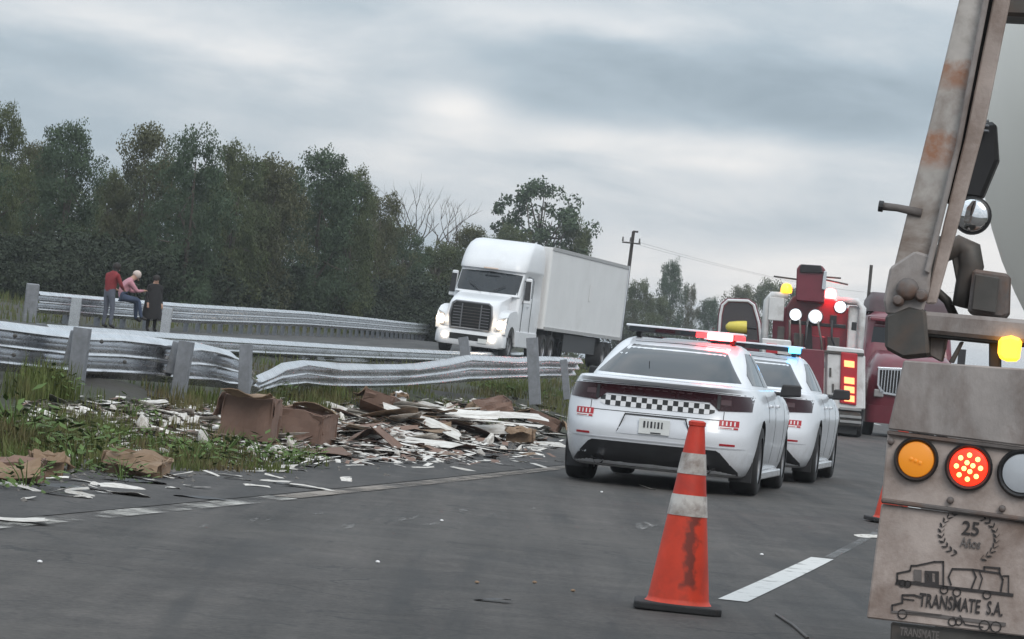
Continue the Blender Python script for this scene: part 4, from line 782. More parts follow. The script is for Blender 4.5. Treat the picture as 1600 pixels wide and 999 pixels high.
# curved bracket behind the arm, box, mirror and hose
g = MB(); g.tube([LM(1440, 470, .25), LM(1452, 424, .25), LM(1472, 396, .25), LM(1500, 384, .25), LM(1514, 392, .25), LM(1518, 416, .25), LM(1508, 450, .25), LM(1500, 480, .25)], [.03, .03, .028, .03, .034, .034, .028, .022], 10); g.build('curved_bracket', steel, mixr, smooth=True)
q('bracket_web', steel, [(1484, 388), (1476, 372), (1500, 378), (1520, 398), (1514, 455), (1504, 480), (1497, 480), (1494, 440)], .24, .03)
for P_, r_ in (([LM(1470, 395, .24), LM(1474, 370, .24)], .012), ([LM(1512, 390, .24), LM(1525, 381, .24)], .006), ([LM(1452, 445, .28), LM(1480, 470, .28), LM(1494, 500, .3)], .012)):
    g = MB(); g.tube(P_, r_, 8); g.build('linkage', steel, mixr, smooth=True)
bx = q('control_box', rusty, [(1520, 420), (1511, 490), (1564, 498), (1575, 494), (1577, 428)], .18, .12, .008)
q('box_lid', steel, [(1524, 428), (1518, 484), (1556, 490), (1562, 434)], .165, .012, .003, bx)
q('drum_guard', black, [(1500, 192), (1490, 306), (1534, 312), (1560, 250), (1556, 190)], .5, .08, .01)
for k in range(3): q('guard_rung', galvpost, [(1512, 184 + 8 * k), (1512, 187 + 8 * k), (1545, 190 + 8 * k), (1545, 187 + 8 * k)], .46, .02, .001)
c = LM(1519, 337, .42); g = MB(); g.lathe([(.052, -.004), (.053, .0), (.050, .012), (.03, .03), (.004, .036)], 30, 'y'); mm = g.build('convex_mirror', black, mixr, smooth=True, auto=40); mm.location = c
mir = MB(); mir.lathe([(.049, -.004), (.04, -.010), (.025, -.0145), (.001, -.016)], 30, 'y'); mir.build('mirror_face', mat('mirror_glass', (.82, .83, .84), .05, 1.0, var=.03), mm, smooth=True)
g = MB(); g.tube([LM(1525, 310, .46), LM(1530, 350, .46)], .008, 8); g.build('mirror_stalk', black, mixr)
# drum (rear cone and belly), tilted
g = MB(); prof = [(.34, -1.95), (.44, -1.85), (.52, -1.8), (.86, -1.2), (1.10, -.65), (1.21, -.3), (1.243, 0), (1.225, .45), (1.13, 1.1), (.95, 1.9), (.70, 2.6), (.45, 2.9)]
g.lathe(prof, 72, 'y'); drum = g.build('drum', cream, mixr, smooth=True, auto=40); drum.location = (0, 2.0, 2.1); drum.rotation_euler = (math.radians(-7), 0, 0)
g = MB(); g.lathe([(1.17, .80), (1.20, .82), (1.17, .98), (1.14, 1.0)], 64, 'y', cap=False); g.build('drum_ring', galvpost, drum, smooth=True)
# the rest of the vehicle
g = MB()
for sg in (-1, 1): g.box((sg * .42, 4.0, .95), (.10, 8.0, .26))
g.build('chassis', blackm, mixr)
for sg in (-1, 1):
    for yy in (1.15, 2.55, 7.2): truck_wheel(mixr, (sg * (.86 if yy < 5 else .98), yy, .51), side=sg, dual=yy < 5)
    g = MB(); g.prism([(.35, .85), (.55, 1.15), (3.15, 1.15), (3.35, .85), (3.3, .85), (3.1, 1.11), (.58, 1.11), (.4, .85)], sg * .62, sg * 1.15, 'x'); g.build('fender', conc2, mixr)
stack([(.75, 1.18, 8.2, 6.0, .2, .08), (1.7, 1.2, 8.2, 6.0, .2, .08), (2.7, 1.12, 7.9, 6.0, .25, .08), (2.85, 1.0, 7.7, 6.1, .2, .1)]).build('cab', truck_white, mixr, smooth=True, auto=45)
g = MB(); g.box((0, 8.2, 2.1), (2.0, .05, .7)); g.build('windscreen', trglass, mixr)
# painted emblem on the mud plate
ei = mat('stencil_ink', (.035, .030, .030), .7, var=.3, scale=30); eg = mat('stencil_grey', (.13, .115, .11), .7, var=.2, scale=30)
EY = .0265
def line(px, w=.0022, m=ei, name='emblem_line', closed=False):
    P = [LM(x, y, EY) for x, y in px]; P = P + [P[0]] if closed else P; g = MB()
    for a, b_ in zip(P[:-1], P[1:]):
        d = (b_ - a); L_ = d.length; d.normalize(); n_ = Vector((-d.z, 0, d.x)) * w; e_ = d * w * .6
        g.add([a - n_ - e_, b_ - n_ + e_, b_ + n_ + e_, a + n_ - e_] + [v + Vector((0, .003, 0)) for v in (a - n_ - e_, b_ - n_ + e_, b_ + n_ + e_, a + n_ - e_)], [(0, 1, 2, 3), (4, 7, 6, 5), (0, 4, 5, 1), (1, 5, 6, 2), (2, 6, 7, 3), (3, 7, 4, 0)])
    return g.build(name, m, mud)
def blk(px, m=ei, name='emblem_block'): return plate(name, m, mud, LM, px, EY, .003, 0)
ecx, ecy = 1514, 838
for k in range(10):                                         # laurel leaves
    for sg in (-1, 1):
        a = math.radians(52 - k * 13.0 + 0); ox, oy = 43 * math.cos(a), -36 * math.sin(a)
        bx_, by_ = ecx + sg * ox, ecy + oy + sg * 4; tx, ty = math.sin(a), math.cos(a)
        for s2 in (-1, 1):
            ang = a + PI / 2 + s2 * .55; lx, ly = 10 * math.cos(ang), -10 * math.sin(ang)
            blk([(bx_, by_ - 1.8), (bx_ + sg * lx * .5 + 1.6, by_ + ly * .5 - 1.6), (bx_ + sg * lx, by_ + ly), (bx_ + sg * lx * .5 - 1.6, by_ + ly * .5 + 1.6)], ei, 'laurel_leaf')
def word(body, px, py, size, sx=1.0, m=ei, name='lettering'):
    me = text_mesh(body, size); me.materials.clear(); me.materials.append(m); o = link(name, me, mud); p = LM(px, py, EY + .0005); d = (LM(px + 50, py + 6, EY) - LM(px, py, EY)); o.location = p; o.rotation_euler = (PI / 2, math.atan2(-d.z, d.x), 0); o.scale = (sx, 1, 1); return o
word('25', 1516, 836, .050, .95); word('Años', 1516, 856, .036, .70, eg); word('TRANSMATE  S.A.', 1501, 955, .050, .56); word('TRANSMATE', 1436, 996, .030, .6, eg)
line([(1402, 912), (1402, 896), (1422, 892), (1424, 884), (1432, 884), (1460, 878), (1474, 878), (1474, 920)]); line([(1402, 908), (1480, 918), (1582, 930)], .004); line([(1400, 912), (1422, 914)], .003)
blk([(1428, 890), (1428, 908), (1440, 909), (1440, 891)], eg); blk([(1445, 892), (1445, 911), (1467, 914), (1467, 893)], ei); blk([(1448, 895), (1448, 908), (1452, 909), (1452, 896)], conc); blk([(1457, 896), (1457, 909), (1461, 910), (1461, 897)], conc)
line([(1486, 914), (1482, 902), (1488, 889), (1520, 890), (1562, 896), (1567, 906), (1564, 924)]); line([(1520, 890), (1525, 902), (1518, 920)]); line([(1530, 892), (1535, 904), (1530, 921)], .0015); line([(1538, 892), (1538, 886), (1562, 888), (1562, 895)])
line([(1567, 900), (1576, 900), (1576, 928)], .0015)
for x, y, r_ in ((1410, 912, 5), (1418, 913, 5), (1475, 922, 6), (1495, 926, 6), (1542, 930, 6), (1410, 960, 7), (1488, 972, 6), (1498, 972, 5), (1538, 978, 8), (1556, 980, 8)): line([(x + r_ * math.cos(a), y + r_ * math.sin(a)) for a in np.linspace(0, 2 * PI, 13)[:-1]], .0016, closed=True, name='emblem_wheel')
line([(1394, 954), (1394, 946), (1410, 942), (1410, 930), (1428, 930), (1440, 934)]); line([(1394, 956), (1470, 962)], .003, eg); line([(1416, 956), (1490, 966), (1570, 976)], .0045, eg); line([(1412, 936), (1428, 938)], .0015); line([(1500, 962), (1508, 976), (1536, 980)], .0015)
# ------------------------------------------------------------------ things on the ground: find where a sight line meets the terrain
def hit(px, py, lo=14.0, hi=120.0):
    r_ = ray(px, py); prev = lo; D = lo
    while D < hi:
        p = r_ * D
        if p.z + EYE < ground_at(p.x, p.y): break
        prev = D; D += .5
    a, b_ = prev, D
    for _ in range(14):
        m_ = (a + b_) / 2; p = r_ * m_
        if p.z + EYE < ground_at(p.x, p.y): b_ = m_
        else: a = m_
    return r_ * b_ + Vector((0, 0, EYE))
# ------------------------------------------------------------------ burst cartons
def sheet_mesh(w, d, nx=6, ny=3, bend=.0, wav=.0, seed=0, th=.004, torn=.0):
    rg = np.random.default_rng(seed); g = MB(); top, bot = [], []
    ph = rg.uniform(0, 6, 4)
    for i in range(nx + 1):
        u = i / nx - .5; a, b_ = [], []
        for j in range(ny + 1):
            v = j / ny - .5; z = bend * u * u * 4 + wav * math.sin(u * 7 + ph[0]) * math.cos(v * 5 + ph[1]); e_ = torn * rg.uniform(-1, 1)
            x_ = u * w * (1 + (e_ if i in (0, nx) else 0)); y_ = v * d * (1 + (e_ if j in (0, ny) else 0)); a.append((x_, y_, z)); b_.append((x_, y_, z - th))
        top.append(a); bot.append(b_)
    loops = [t + b_[::-1] for t, b_ in zip(top, bot)]; g.grid(loops, closed=True); L_ = len(loops[0]); g.f += [tuple(range(L_))[::-1], tuple(range((len(loops)-1)*L_, len(loops)*L_))]; g.m += [0, 0]; return g
def carton(px, py, w, d, h, yaw, label, flaps=(40, 115, 100, 60), m=card, tilt=(0, 0), z=0, closed=False, dark=True):
    p = hit(px, py); T = empty('cardboard_box', (p.x, p.y, p.z + z), yaw, label, 'box', 'burst cardboard boxes'); T.rotation_euler = (tilt[0], tilt[1], yaw); t_ = .012
    for k, (cx_, cy_, L_, az_) in enumerate(((0, -d / 2, w, 0), (0, d / 2, w, PI), (-w / 2, 0, d, -PI / 2), (w / 2, 0, d, PI / 2))):
        g = sheet_mesh(L_ * .995, h, 7, 4, random.uniform(-.03, .03) * w, .035 * h, int(px) + k, .010, .03); o = g.build('wall', m, T); o.matrix_local = Matrix.Translation((cx_, cy_, h / 2)) @ Matrix.Rotation(az_, 4, 'Z') @ Matrix.Rotation(PI / 2 + random.uniform(-.12, .12), 4, 'X')
    g = MB(); g.box((0, 0, .02), (w - .03, d - .03, t_)); g.build('bottom', m, T)
    if closed:
        g = MB(); g.box((0, 0, h + .004), (w + .01, d + .01, .01)); g.build('lid', m, T, bev=.003)
        g = MB(); g.box((0, 0, h + .011), (w + .012, .06, .003)); g.build('tape', card_tan, T)
    else:
        for k, an in enumerate(flaps):
            if an is None: continue
            a = math.radians(an); L_ = d * .48 if k < 2 else w * .48; W_ = w - .01 if k < 2 else d - .02
            g = sheet_mesh(W_, L_, 6, 3, .05 * W_, .03, k + 3 + int(px), .008, .06); o = g.build('flap', m if an > 60 else card_tan, T)
            ax = [(0, -d / 2, h, 0), (0, d / 2, h, PI), (-w / 2, 0, h, -PI / 2), (w / 2, 0, h, PI / 2)][k]; R_ = Matrix.Translation(ax[:3]) @ Matrix.Rotation(ax[3], 4, 'Z') @ Matrix.Rotation(a, 4, 'X') @ Matrix.Translation((0, -L_ / 2, 0)); o.matrix_local = R_
    return T
carton(388, 686, .50, .46, .42, -.10, 'upright brown carton with pale top flap open, under the guardrail post', (-8, 150, 70, 100), tilt=(0, .03))
carton(478, 692, .48, .42, .34, -.35, 'torn open brown carton with dark inside, right of the upright carton', (110, -160, 30, 120), card, (.05, .10))
carton(592, 640, .42, .30, .22, -.25, 'half collapsed brown carton at the back of the litter heap', (95, 170, 40, None), card, (-.1, .2))
carton(683, 682, .32, .26, .19, .12, 'small square brown carton in the middle of the heap', (60, 160, 80, 100), card, (.0, -.05))
carton(812, 693, .34, .28, .20, -.1, 'tan ribbed carton at the right of the heap near police car', (20, 170, 60, 90), card_tan, (.05, .0))
carton(770, 650, .52, .40, .24, .3, 'large crushed brown carton below the leaning post', (70, 150, 50, 120), card, (.2, -.25))
carton(848, 668, .50, .36, .20, -.2, 'flattened dark brown carton beside the police car bumper', (100, 160, 40, 30), card, (-.1, .3))
carton(212, 742, .42, .34, .19, -.08, 'tan carton lying in the weeds at the shoulder edge', (22, 165, 80, 120), card_tan, (.10, .10), z=-.04)
carton(20, 752, .40, .34, .17, .05, 'dark brown carton at the left edge by the shoulder', (35, 170, 60, 120), card, (.05, -.08), z=-.03)
carton(72, 745, .22, .2, .16, .2, 'small tan carton next to the dark carton at left', (30, 160, 60, 60), card_tan)
carton(1000 - 376, 628, .16, .14, .13, .3, 'small white carton perched at the top of the heap', (60, 170, 60, 60), sticker_white)
def zone(px, py):
    if px < 130: return 'among the weeds at the far left of the bank'
    if px < 250: return 'on the bank above the tan carton'
    if px < 375: return 'on the bank just left of the upright carton'
    if px < 530: return 'around the torn open carton'
    if px < 630: return 'around the bent cardboard tent'
    if px < 720: return 'around the small square carton in mid heap'
    if px < 800: return 'below the large crushed carton'
    return 'beside the police car at the right end'
# crumpled paper wads
def wad_mesh(seed):
    rg = np.random.default_rng(seed); bm = bmesh.new(); bmesh.ops.create_icosphere(bm, subdivisions=2, radius=1.0)
    for v in bm.verts: v.co *= 1 + rg.uniform(-.32, .25)
    me = bpy.data.meshes.new('crumpled_paper'); bm.to_mesh(me); bm.free(); me.materials.append(paper); return me
WADS = [wad_mesh(k) for k in range(5)]
random.seed(5)
for i in range(34):
    px = random.triangular(120, 870, 600); py = random.uniform(640, 716); p = hit(px, py); o = link('crumpled_paper', WADS[i % 5]); r_ = random.uniform(.03, .085); o.location = (p.x, p.y, p.z + r_ * .5); o.scale = (r_ * 1.5, r_, r_ * .7); o.rotation_euler = (i, i * 2.1, i * .7); tag(o, 'crumpled wad of paper ' + zone(px, py), 'paper', 'crumpled paper wads ' + zone(px, py))
# bent cardboard roof-shaped piece
p = hit(578, 698); T = empty('bent_cardboard', (p.x, p.y, p.z), -.2, 'bent brown cardboard sheet standing like a tent in the heap', 'cardboard')
for sg in (-1, 1):
    o = sheet_mesh(.46, .34, 6, 4, .03 * sg, .015, 5 + sg, .006, .08).build('panel', card, T); o.matrix_local = Matrix.Translation((sg * .16, 0, .11)) @ Matrix.Rotation(sg * .62, 4, 'Y') @ Matrix.Rotation(PI / 2, 4, 'Z')
# loose sheets: three named zones
kinds = []
for k in range(14):
    rg = np.random.default_rng(100 + k)
    me = {}
    o = sheet_mesh(rg.uniform(.75, 1.25) , rg.uniform(.6, 1.1), 6, 3, rg.uniform(-.12, .12), rg.uniform(.02, .07), 200 + k, .008, .12); kinds.append(o)
def proto(k, m):
    o = kinds[k].build('paper_sheet', m); me = o.data; bpy.data.objects.remove(o); return me
PM = [proto(k, paper) for k in range(14)]; CM = [proto(k, card) for k in range(14)]; TM = [proto(k, card_tan) for k in range(14)]
def loose(px, py, size, me, name, lab, cat, grp, zoff=0.0, tilt=.12, asp_=1.0):
    p = hit(px, py); o = bpy.data.objects.new(name, me); COL.objects.link(o); o.location = (p.x, p.y, p.z + .012 + zoff); o.rotation_euler = (random.gauss(0, tilt), random.gauss(0, tilt), random.uniform(-.5, .5) + (PI if random.random() < .5 else 0)); o.scale = (size * asp_, size, size * .55); tag(o, lab, cat, grp); return o
random.seed(21)
Z = []
def heap_z(px, py): return .20 * math.exp(-((px - 690) / 130) ** 2 - ((py - 668) / 22) ** 2) + .10 * math.exp(-((px - 560) / 60) ** 2 - ((py - 690) / 18) ** 2)
for i in range(215):   # main heap
    px = random.triangular(380, 878, 690); py = random.uniform(628, 712) if px > 520 else random.uniform(668, 714)
    z = heap_z(px, py) * random.random(); r_ = random.random(); big = random.random() < .30; sz = random.uniform(.30, .62) if big else random.uniform(.12, .30)
    if r_ < .66: loose(px, py, sz, random.choice(PM), 'paper_sheet', 'loose white sheet ' + zone(px, py), 'paper', 'white sheets ' + zone(px, py), z, .14, random.uniform(1, 1.9))
    else: loose(px, py, sz, random.choice(CM if r_ < .9 else TM), 'cardboard_piece', 'torn brown cardboard piece ' + zone(px, py), 'cardboard', 'cardboard pieces ' + zone(px, py), z, .18, random.uniform(1, 1.6))
BL = ['pale board left of the tan ribbed carton', 'pale board lying just above the tan ribbed carton', 'long pale board under the large crushed carton', 'pale board at the front left of the small square carton', 'pale board at the front of the heap below the small square carton', 'pale board touching the police car side of the heap', 'pale board at the back right of the bent cardboard tent', 'pale board at the back above the small square carton', 'pale board at the front edge below the cardboard tent', 'pale board between the torn carton and the cardboard tent', 'pale board at the front edge below the tan ribbed carton']
for (px, py, sz, a_) in [(700, 672, .75, 1.7), (760, 676, .7, 1.6), (790, 662, .6, 2.0), (650, 700, .7, 1.8), (720, 702, .8, 1.6), (870, 684, .5, 1.6), (640, 655, .5, 1.4), (685, 648, .55, 1.6), (600, 712, .6, 1.8), (540, 704, .5, 1.6), (770, 706, .55, 1.9)]:
    loose(px, py, sz, random.choice(PM), 'board', BL.pop(0), 'board', 'pale boards in the heap', heap_z(px, py) + .02, .05, a_)
for i in range(120):    # scatter left of the boxes
    px = random.uniform(0, 370); py = random.triangular(622, 705, 655)
    loose(px, py, random.uniform(.07, .28), random.choice(PM), 'paper_sheet', 'small white paper scrap ' + zone(px, py), 'paper', 'white scraps ' + zone(px, py), 0, .2, random.uniform(1, 2.2))
for i in range(46):    # scatter on the shoulder tarmac
    px = random.uniform(0, 560); py = 800 - px * .07 + random.uniform(-46, -8)
    loose(px, py, random.uniform(.04, .15), random.choice(PM), 'paper_scrap', 'small white scrap lying on the shoulder tarmac beside the edge line', 'paper', 'white scraps on the tarmac', 0, .12, random.uniform(1, 2.5))
for i in range(26):
    px = random.uniform(520, 880); py = random.uniform(712, 735)
    loose(px, py, random.uniform(.04, .13), random.choice(PM), 'paper_scrap', 'white scrap on tarmac just below the litter heap', 'paper', 'white scraps below the heap', 0, .12, random.uniform(1, 2.5))
for (px, py, sz, lab) in [(205, 775, .20, 'folded white paper on tarmac below the tan carton'), (505, 766, .26, 'pale strip lying alone on tarmac left of the police car'), (1012, 764, .09, 'crumpled white scrap on the road under the police car bumper'), (1360, 840, .12, 'white scrap on lane line beside the mixer truck'), (20, 815, .26, 'white paper strip on the edge line at left'), (265, 747, .06, 'white cup-like scrap beside the tan carton')]:
    loose(px, py, sz, random.choice(PM), 'paper_scrap', lab, 'paper', None, 0, .15, 1.7)
for (px, py, sz, lab) in [(320, 780, .24, 'dark flat strip on the tarmac by the edge line'), (205, 753, .30, 'dark flat strip under the tan carton'), (770, 940, .10, 'dark flattened rag on the road in the foreground'), (100, 762, .3, 'dark litter strip at the shoulder edge left'), (445, 758, .12, 'short dark splinter pointing at the pale strip')]:  # flat black pieces, one of them lying under the tan carton
    o = loose(px, py, sz, CM[3], 'dark_scrap', lab, 'litter', None, 0, .05, 1.8); o.data = CM[3].copy(); o.data.materials.clear(); o.data.materials.append(black)
g = MB(); a, b_ = on(1212, 962), on(1262, 1000); g.tube([a + Vector((0, 0, .008)), (a + b_) / 2 + Vector((.01, 0, .01)), b_ + Vector((0, 0, .008))], .007, 6); tag(g.build('twig', steel), 'thin dark twig on the road right of the cone', 'twig')
for (px, py) in [(62, 880), (835, 912), (895, 925), (745, 912), (690, 815), (590, 880), (1190, 868), (940, 770), (1100, 800)]:
    p = on(px, py); g = MB(); g.lathe([(.004, 0), (.013, .004), (.011, .010), (.003, .013)], 7); o = g.build('pebble', MATS['cardboard_tan'] if px % 2 else sticker_white); o.location = (p.x, p.y, .001); tag(o, 'tiny pale pebble lying on the open tarmac', 'pebble', 'pebbles on the tarmac')
# uncountable shreds
vs, fs = [], []
for i in range(6000):
    px = random.triangular(0, 890, 640); py = random.triangular(618, 730, 690 if px > 350 else 650); p = hit(px, py); a = random.uniform(0, PI); L_ = random.uniform(.02, .11); W_ = L_ * random.uniform(.15, .6); tz = random.uniform(-.3, .3)
    c, s_ = math.cos(a), math.sin(a); z = p.z + .015 + heap_z(px, py) * random.random() * .8; o = len(vs)
    vs += [(p.x - c * L_ - s_ * W_, p.y - s_ * L_ + c * W_, z - tz * L_), (p.x + c * L_ - s_ * W_, p.y + s_ * L_ + c * W_, z + tz * L_), (p.x + c * L_ + s_ * W_, p.y + s_ * L_ - c * W_, z + tz * L_), (p.x - c * L_ + s_ * W_, p.y - s_ * L_ - c * W_, z - tz * L_)]; fs.append((o, o + 1, o + 2, o + 3))
me = bpy.data.meshes.new('paper_shreds'); me.from_pydata(vs, [], fs); me.materials.append(paper); me.materials.append(card); me.polygons.foreach_set('material_index', [0 if random.random() < .7 else 1 for _ in fs])
struct(tag(link('paper_shreds', me), 'tiny shreds of paper and card strewn over the bank', 'litter'), 'stuff')
# loose stones along the tarmac edge
vs, fs = [], []
for i in range(2600):
    s = random.uniform(14, 48); t = -7.75 + random.gauss(-.15, .45); x, y, _ = road(s, t); r_ = random.uniform(.006, .026); z = ground_at(x, y) + r_ * .3; o = len(vs); a = random.uniform(0, 3); c, q_ = math.cos(a) * r_, math.sin(a) * r_
    vs += [(x + c, y + q_, z), (x - q_, y + c, z - r_ * .3), (x - c, y - q_ * 1.2, z), (x + q_ * 1.3, y - c, z - r_ * .2), (x, y, z + r_ * .7), (x, y, z - r_)]; fs += [(o, o+1, o+4), (o+1, o+2, o+4), (o+2, o+3, o+4), (o+3, o, o+4), (o+1, o, o+5), (o+2, o+1, o+5), (o+3, o+2, o+5), (o, o+3, o+5)]
me = bpy.data.meshes.new('gravel'); me.from_pydata(vs, [], fs); me.materials.append(mat('gravel_grey', (.13, .12, .11), .9, var=.5, scale=20)); struct(tag(link('gravel', me), 'loose gravel along the edge of the tarmac', 'gravel'), 'stuff')
# ------------------------------------------------------------------ grass and weeds
def leafmat(name, c, c2, rnd=.0, scale=.9):
    m = mat(name, c, .75, var=.45, scale=scale, c2=c2, c2lo=.42, c2hi=.62, spec=.2); return m
grass_m = leafmat('grass_blades', (.082, .112, .030), (.112, .092, .044), scale=1.5); weed_m = leafmat('weed_leaves', (.095, .150, .042), (.055, .085, .026), scale=3)
def blades(cx, cy, n, rad, h, vs, fs, lean=.5, w=.006):
    for _ in range(n):
        r_ = rad * math.sqrt(random.random()); a = random.uniform(0, 2 * PI); x, y = cx + r_ * math.cos(a), cy + r_ * math.sin(a); z = ground_at(x, y) - .01
        hh = h * random.uniform(.45, 1.15); b_ = random.uniform(0, 2 * PI); lx, ly = math.cos(b_) * lean * hh * random.random(), math.sin(b_) * lean * hh * random.random(); c, s_ = math.cos(b_ + 1.57) * w, math.sin(b_ + 1.57) * w; o = len(vs)
        vs.extend([(x - c, y - s_, z), (x + c, y + s_, z), (x + lx * .4 + c * .8, y + ly * .4 + s_ * .8, z + hh * .6), (x + lx * .4 - c * .8, y + ly * .4 - s_ * .8, z + hh * .6), (x + lx, y + ly, z + hh)]); fs.extend([(o, o + 1, o + 2, o + 3), (o + 3, o + 2, o + 4)])
vs, fs = [], []
for i in range(520):
    s = random.uniform(26, 62); t = random.uniform(-15, -8.5); x, y, _ = road(s, t); blades(x, y, 16, .22, random.uniform(.06, .20), vs, fs)
def patch_px(x0, x1, y0, y1, n, h, per=24, rad=.16):
    for _ in range(n): p = hit(random.uniform(x0, x1), random.uniform(y0, y1)); blades(p.x, p.y, per, rad, h * random.uniform(.7, 1.2), vs, fs)
patch_px(0, 200, 660, 735, 95, .17); patch_px(250, 490, 705, 738, 70, .11); patch_px(190, 380, 690, 738, 60, .13); patch_px(750, 850, 605, 622, 60, .22); patch_px(20, 100, 605, 625, 40, .28); patch_px(400, 560, 610, 640, 50, .20); patch_px(0, 60, 690, 750, 30, .25); patch_px(250, 350, 622, 640, 20, .2); patch_px(840, 890, 600, 650, 30, .18)
me = bpy.data.meshes.new('grass'); me.from_pydata(vs, [], fs); me.materials.append(grass_m); struct(tag(link('grass', me), 'rough grass growing over the median bank', 'grass'), 'stuff')
vs, fs = [], []
for i in range(1500):
    s = random.uniform(62, 170); t = random.choice([random.uniform(-15.2, -9), random.uniform(-34, -22.6)]); x, y, _ = road(s, t); blades(x, y, 12, .7, random.uniform(.10, .26) if t > -20 else random.uniform(.15, .4), vs, fs, w=.012)
me = bpy.data.meshes.new('far_grass'); me.from_pydata(vs, [], fs); me.materials.append(grass_m); struct(tag(link('far_grass', me), 'long grass on the banks along the far carriageway', 'grass'), 'stuff')
def weed_mesh(seed, n=46, R_=.30, H_=.30):
    rg = random.Random(seed); vs, fs = [], []
    for k in range(n):
        a = rg.uniform(0, 2 * PI); rr = R_ * math.sqrt(rg.random()); z = H_ * rg.uniform(.12, 1) * (1 - .5 * rr / R_); L_ = rg.uniform(.05, .12); W_ = L_ * .42; b_ = a + rg.uniform(-.9, .9); dz = rg.uniform(-.5, .6); x, y = rr * math.cos(a), rr * math.sin(a)
        d = Vector((math.cos(b_), math.sin(b_), dz)).normalized(); w_ = Vector((-math.sin(b_), math.cos(b_), rg.uniform(-.4, .4))).normalized(); c = Vector((x, y, z)); o = len(vs)
        vs += [c, c + d * L_ * .5 + w_ * W_ * .5, c + d * L_, c + d * L_ * .5 - w_ * W_ * .5]; fs.append((o, o + 1, o + 2, o + 3))
    return vs, fs
def stem_geo(seed, R_=.25, H_=.28):
    rg = random.Random(seed); g = MB()
    for k in range(7):
        a = rg.uniform(0, 2 * PI); g.tube([(0, 0, -.03), (.3 * R_ * math.cos(a), .3 * R_ * math.sin(a), H_ * .5), (.7 * R_ * math.cos(a), .7 * R_ * math.sin(a), H_ * .95)], [.006, .005, .002], 4, cap=False)
    return g
WM = []
for k in range(4):
    vv, ff = weed_mesh(40 + k, 110, .34, .34); me = bpy.data.meshes.new('leaves'); me.from_pydata(vv, [], ff); me.materials.append(weed_m); st = stem_geo(60 + k).build('stems', weed_m); sm = st.data; bpy.data.objects.remove(st); WM.append((me, sm))
WD = [(190, 752, .7, 'small weed in front of the tan carton'), (40, 765, .8, 'weed in front of the dark carton at left'), (20, 690, 1.4, 'tall leafy weed clump at the far left edge of the bank'), (62, 700, 1.2, 'leafy weed clump right of the far left clump'), (70, 612, 1.0, 'bright green weed clump below the left guardrail post'), (118, 735, 1.1, 'weed clump standing above the small tan carton'), (150, 700, .9, 'weed clump amid white scraps at left'), (300, 728, 1.0, 'low weed clump right of the tan carton'), (345, 722, 1.1, 'weed clump below the upright carton, left one'), (410, 726, 1.0, 'weed clump below the torn carton'), (455, 728, .9, 'rightmost weed clump along the shoulder edge'), (420, 618, .9, 'weed clump under the sagging rail end'), (775, 615, 1.0, 'bright weed clump under the crumpled rail at right'), (845, 625, .9, 'weed clump at the foot of the leaning post'), (205, 655, .8, 'dark weed clump among paper scraps on the bank'), (245, 700, .8, 'small weed clump behind the tan carton')]
for k, (px, py, s_, lab) in enumerate(WD):
    p = hit(px, py); T = empty('weed_clump', (p.x, p.y, p.z - .02), k * 1.3, lab, 'weed', 'weeds on the median bank'); T.scale = (s_, s_, s_); link('leaves', WM[k % 4][0], T); link('stems', WM[k % 4][1], T)
# ------------------------------------------------------------------ trees
def crown_mesh(seed, H_, R_, nclump, nleaf, m, low=.05, top=1.0, leaf=(.13, .27), cr=(.5, 1.0), gap=.0, power=1.0):
    rg = np.random.default_rng(seed); C = []
    while len(C) < nclump:
        u = rg.uniform(low, top); prof = (math.sin(PI * min(1, max(0, (u - low + .10) / (top - low + .16)))) ** .50) * power; a = rg.uniform(0, 2 * PI); lob = 1 + .22 * math.sin(3 * a + seed) + .18 * math.sin(2 * a + u * 9 + seed)
        rr = R_ * prof * lob * math.sqrt(rg.uniform(.12 if gap == 0 else .35, 1)); C.append((rr * math.cos(a), rr * math.sin(a), u * H_))
    C = np.array(C); rad = rg.uniform(cr[0], cr[1], nclump)
    idx = np.repeat(np.arange(nclump), nleaf); n = len(idx); dirs = rg.normal(size=(n, 3)); dirs /= np.linalg.norm(dirs, axis=1)[:, None]
    P = C[idx] + dirs * (rad[idx] * rg.uniform(.2, 1, n) ** .5)[:, None] * np.array([1, 1, .75])
    d = rg.normal(size=(n, 3)); d[:, 2] -= .5; d /= np.linalg.norm(d, axis=1)[:, None]; e_ = np.cross(d, rg.normal(size=(n, 3))); e_ /= np.linalg.norm(e_, axis=1)[:, None]
    L_ = rg.uniform(leaf[0], leaf[1], n)[:, None]; V = np.stack([P, P + d * L_ * .5 + e_ * L_ * .28, P + d * L_, P + d * L_ * .5 - e_ * L_ * .28], 1).reshape(-1, 3)
    me = bpy.data.meshes.new('crown'); me.vertices.add(len(V)); me.vertices.foreach_set('co', V.ravel()); me.loops.add(n * 4); me.loops.foreach_set('vertex_index', np.arange(n * 4)); me.polygons.add(n); me.polygons.foreach_set('loop_start', np.arange(0, n * 4, 4)); me.update(calc_edges=True); me.materials.append(m); return me, C
bark = mat('bark', (.075, .062, .050), .9, var=.3, scale=5, bump=.4)
fol = [leafmat('foliage_deep', (.078, .108, .066), (.052, .078, .050), scale=.35), leafmat('foliage_olive', (.098, .116, .058), (.062, .082, .046), scale=.35), leafmat('foliage_brown', (.100, .104, .060), (.066, .080, .048), scale=.4)]
for m_ in fol:
    p_ = m_.node_tree.nodes['Principled BSDF']; p_.inputs['Roughness'].default_value = .8; p_.inputs['Specular IOR Level'].default_value = .05
ORD = 'first second third fourth fifth sixth seventh eighth ninth tenth eleventh twelfth thirteenth fourteenth fifteenth sixteenth seventeenth eighteenth nineteenth twentieth twenty-first twenty-second twenty-third twenty-fourth twenty-fifth twenty-sixth'.split()
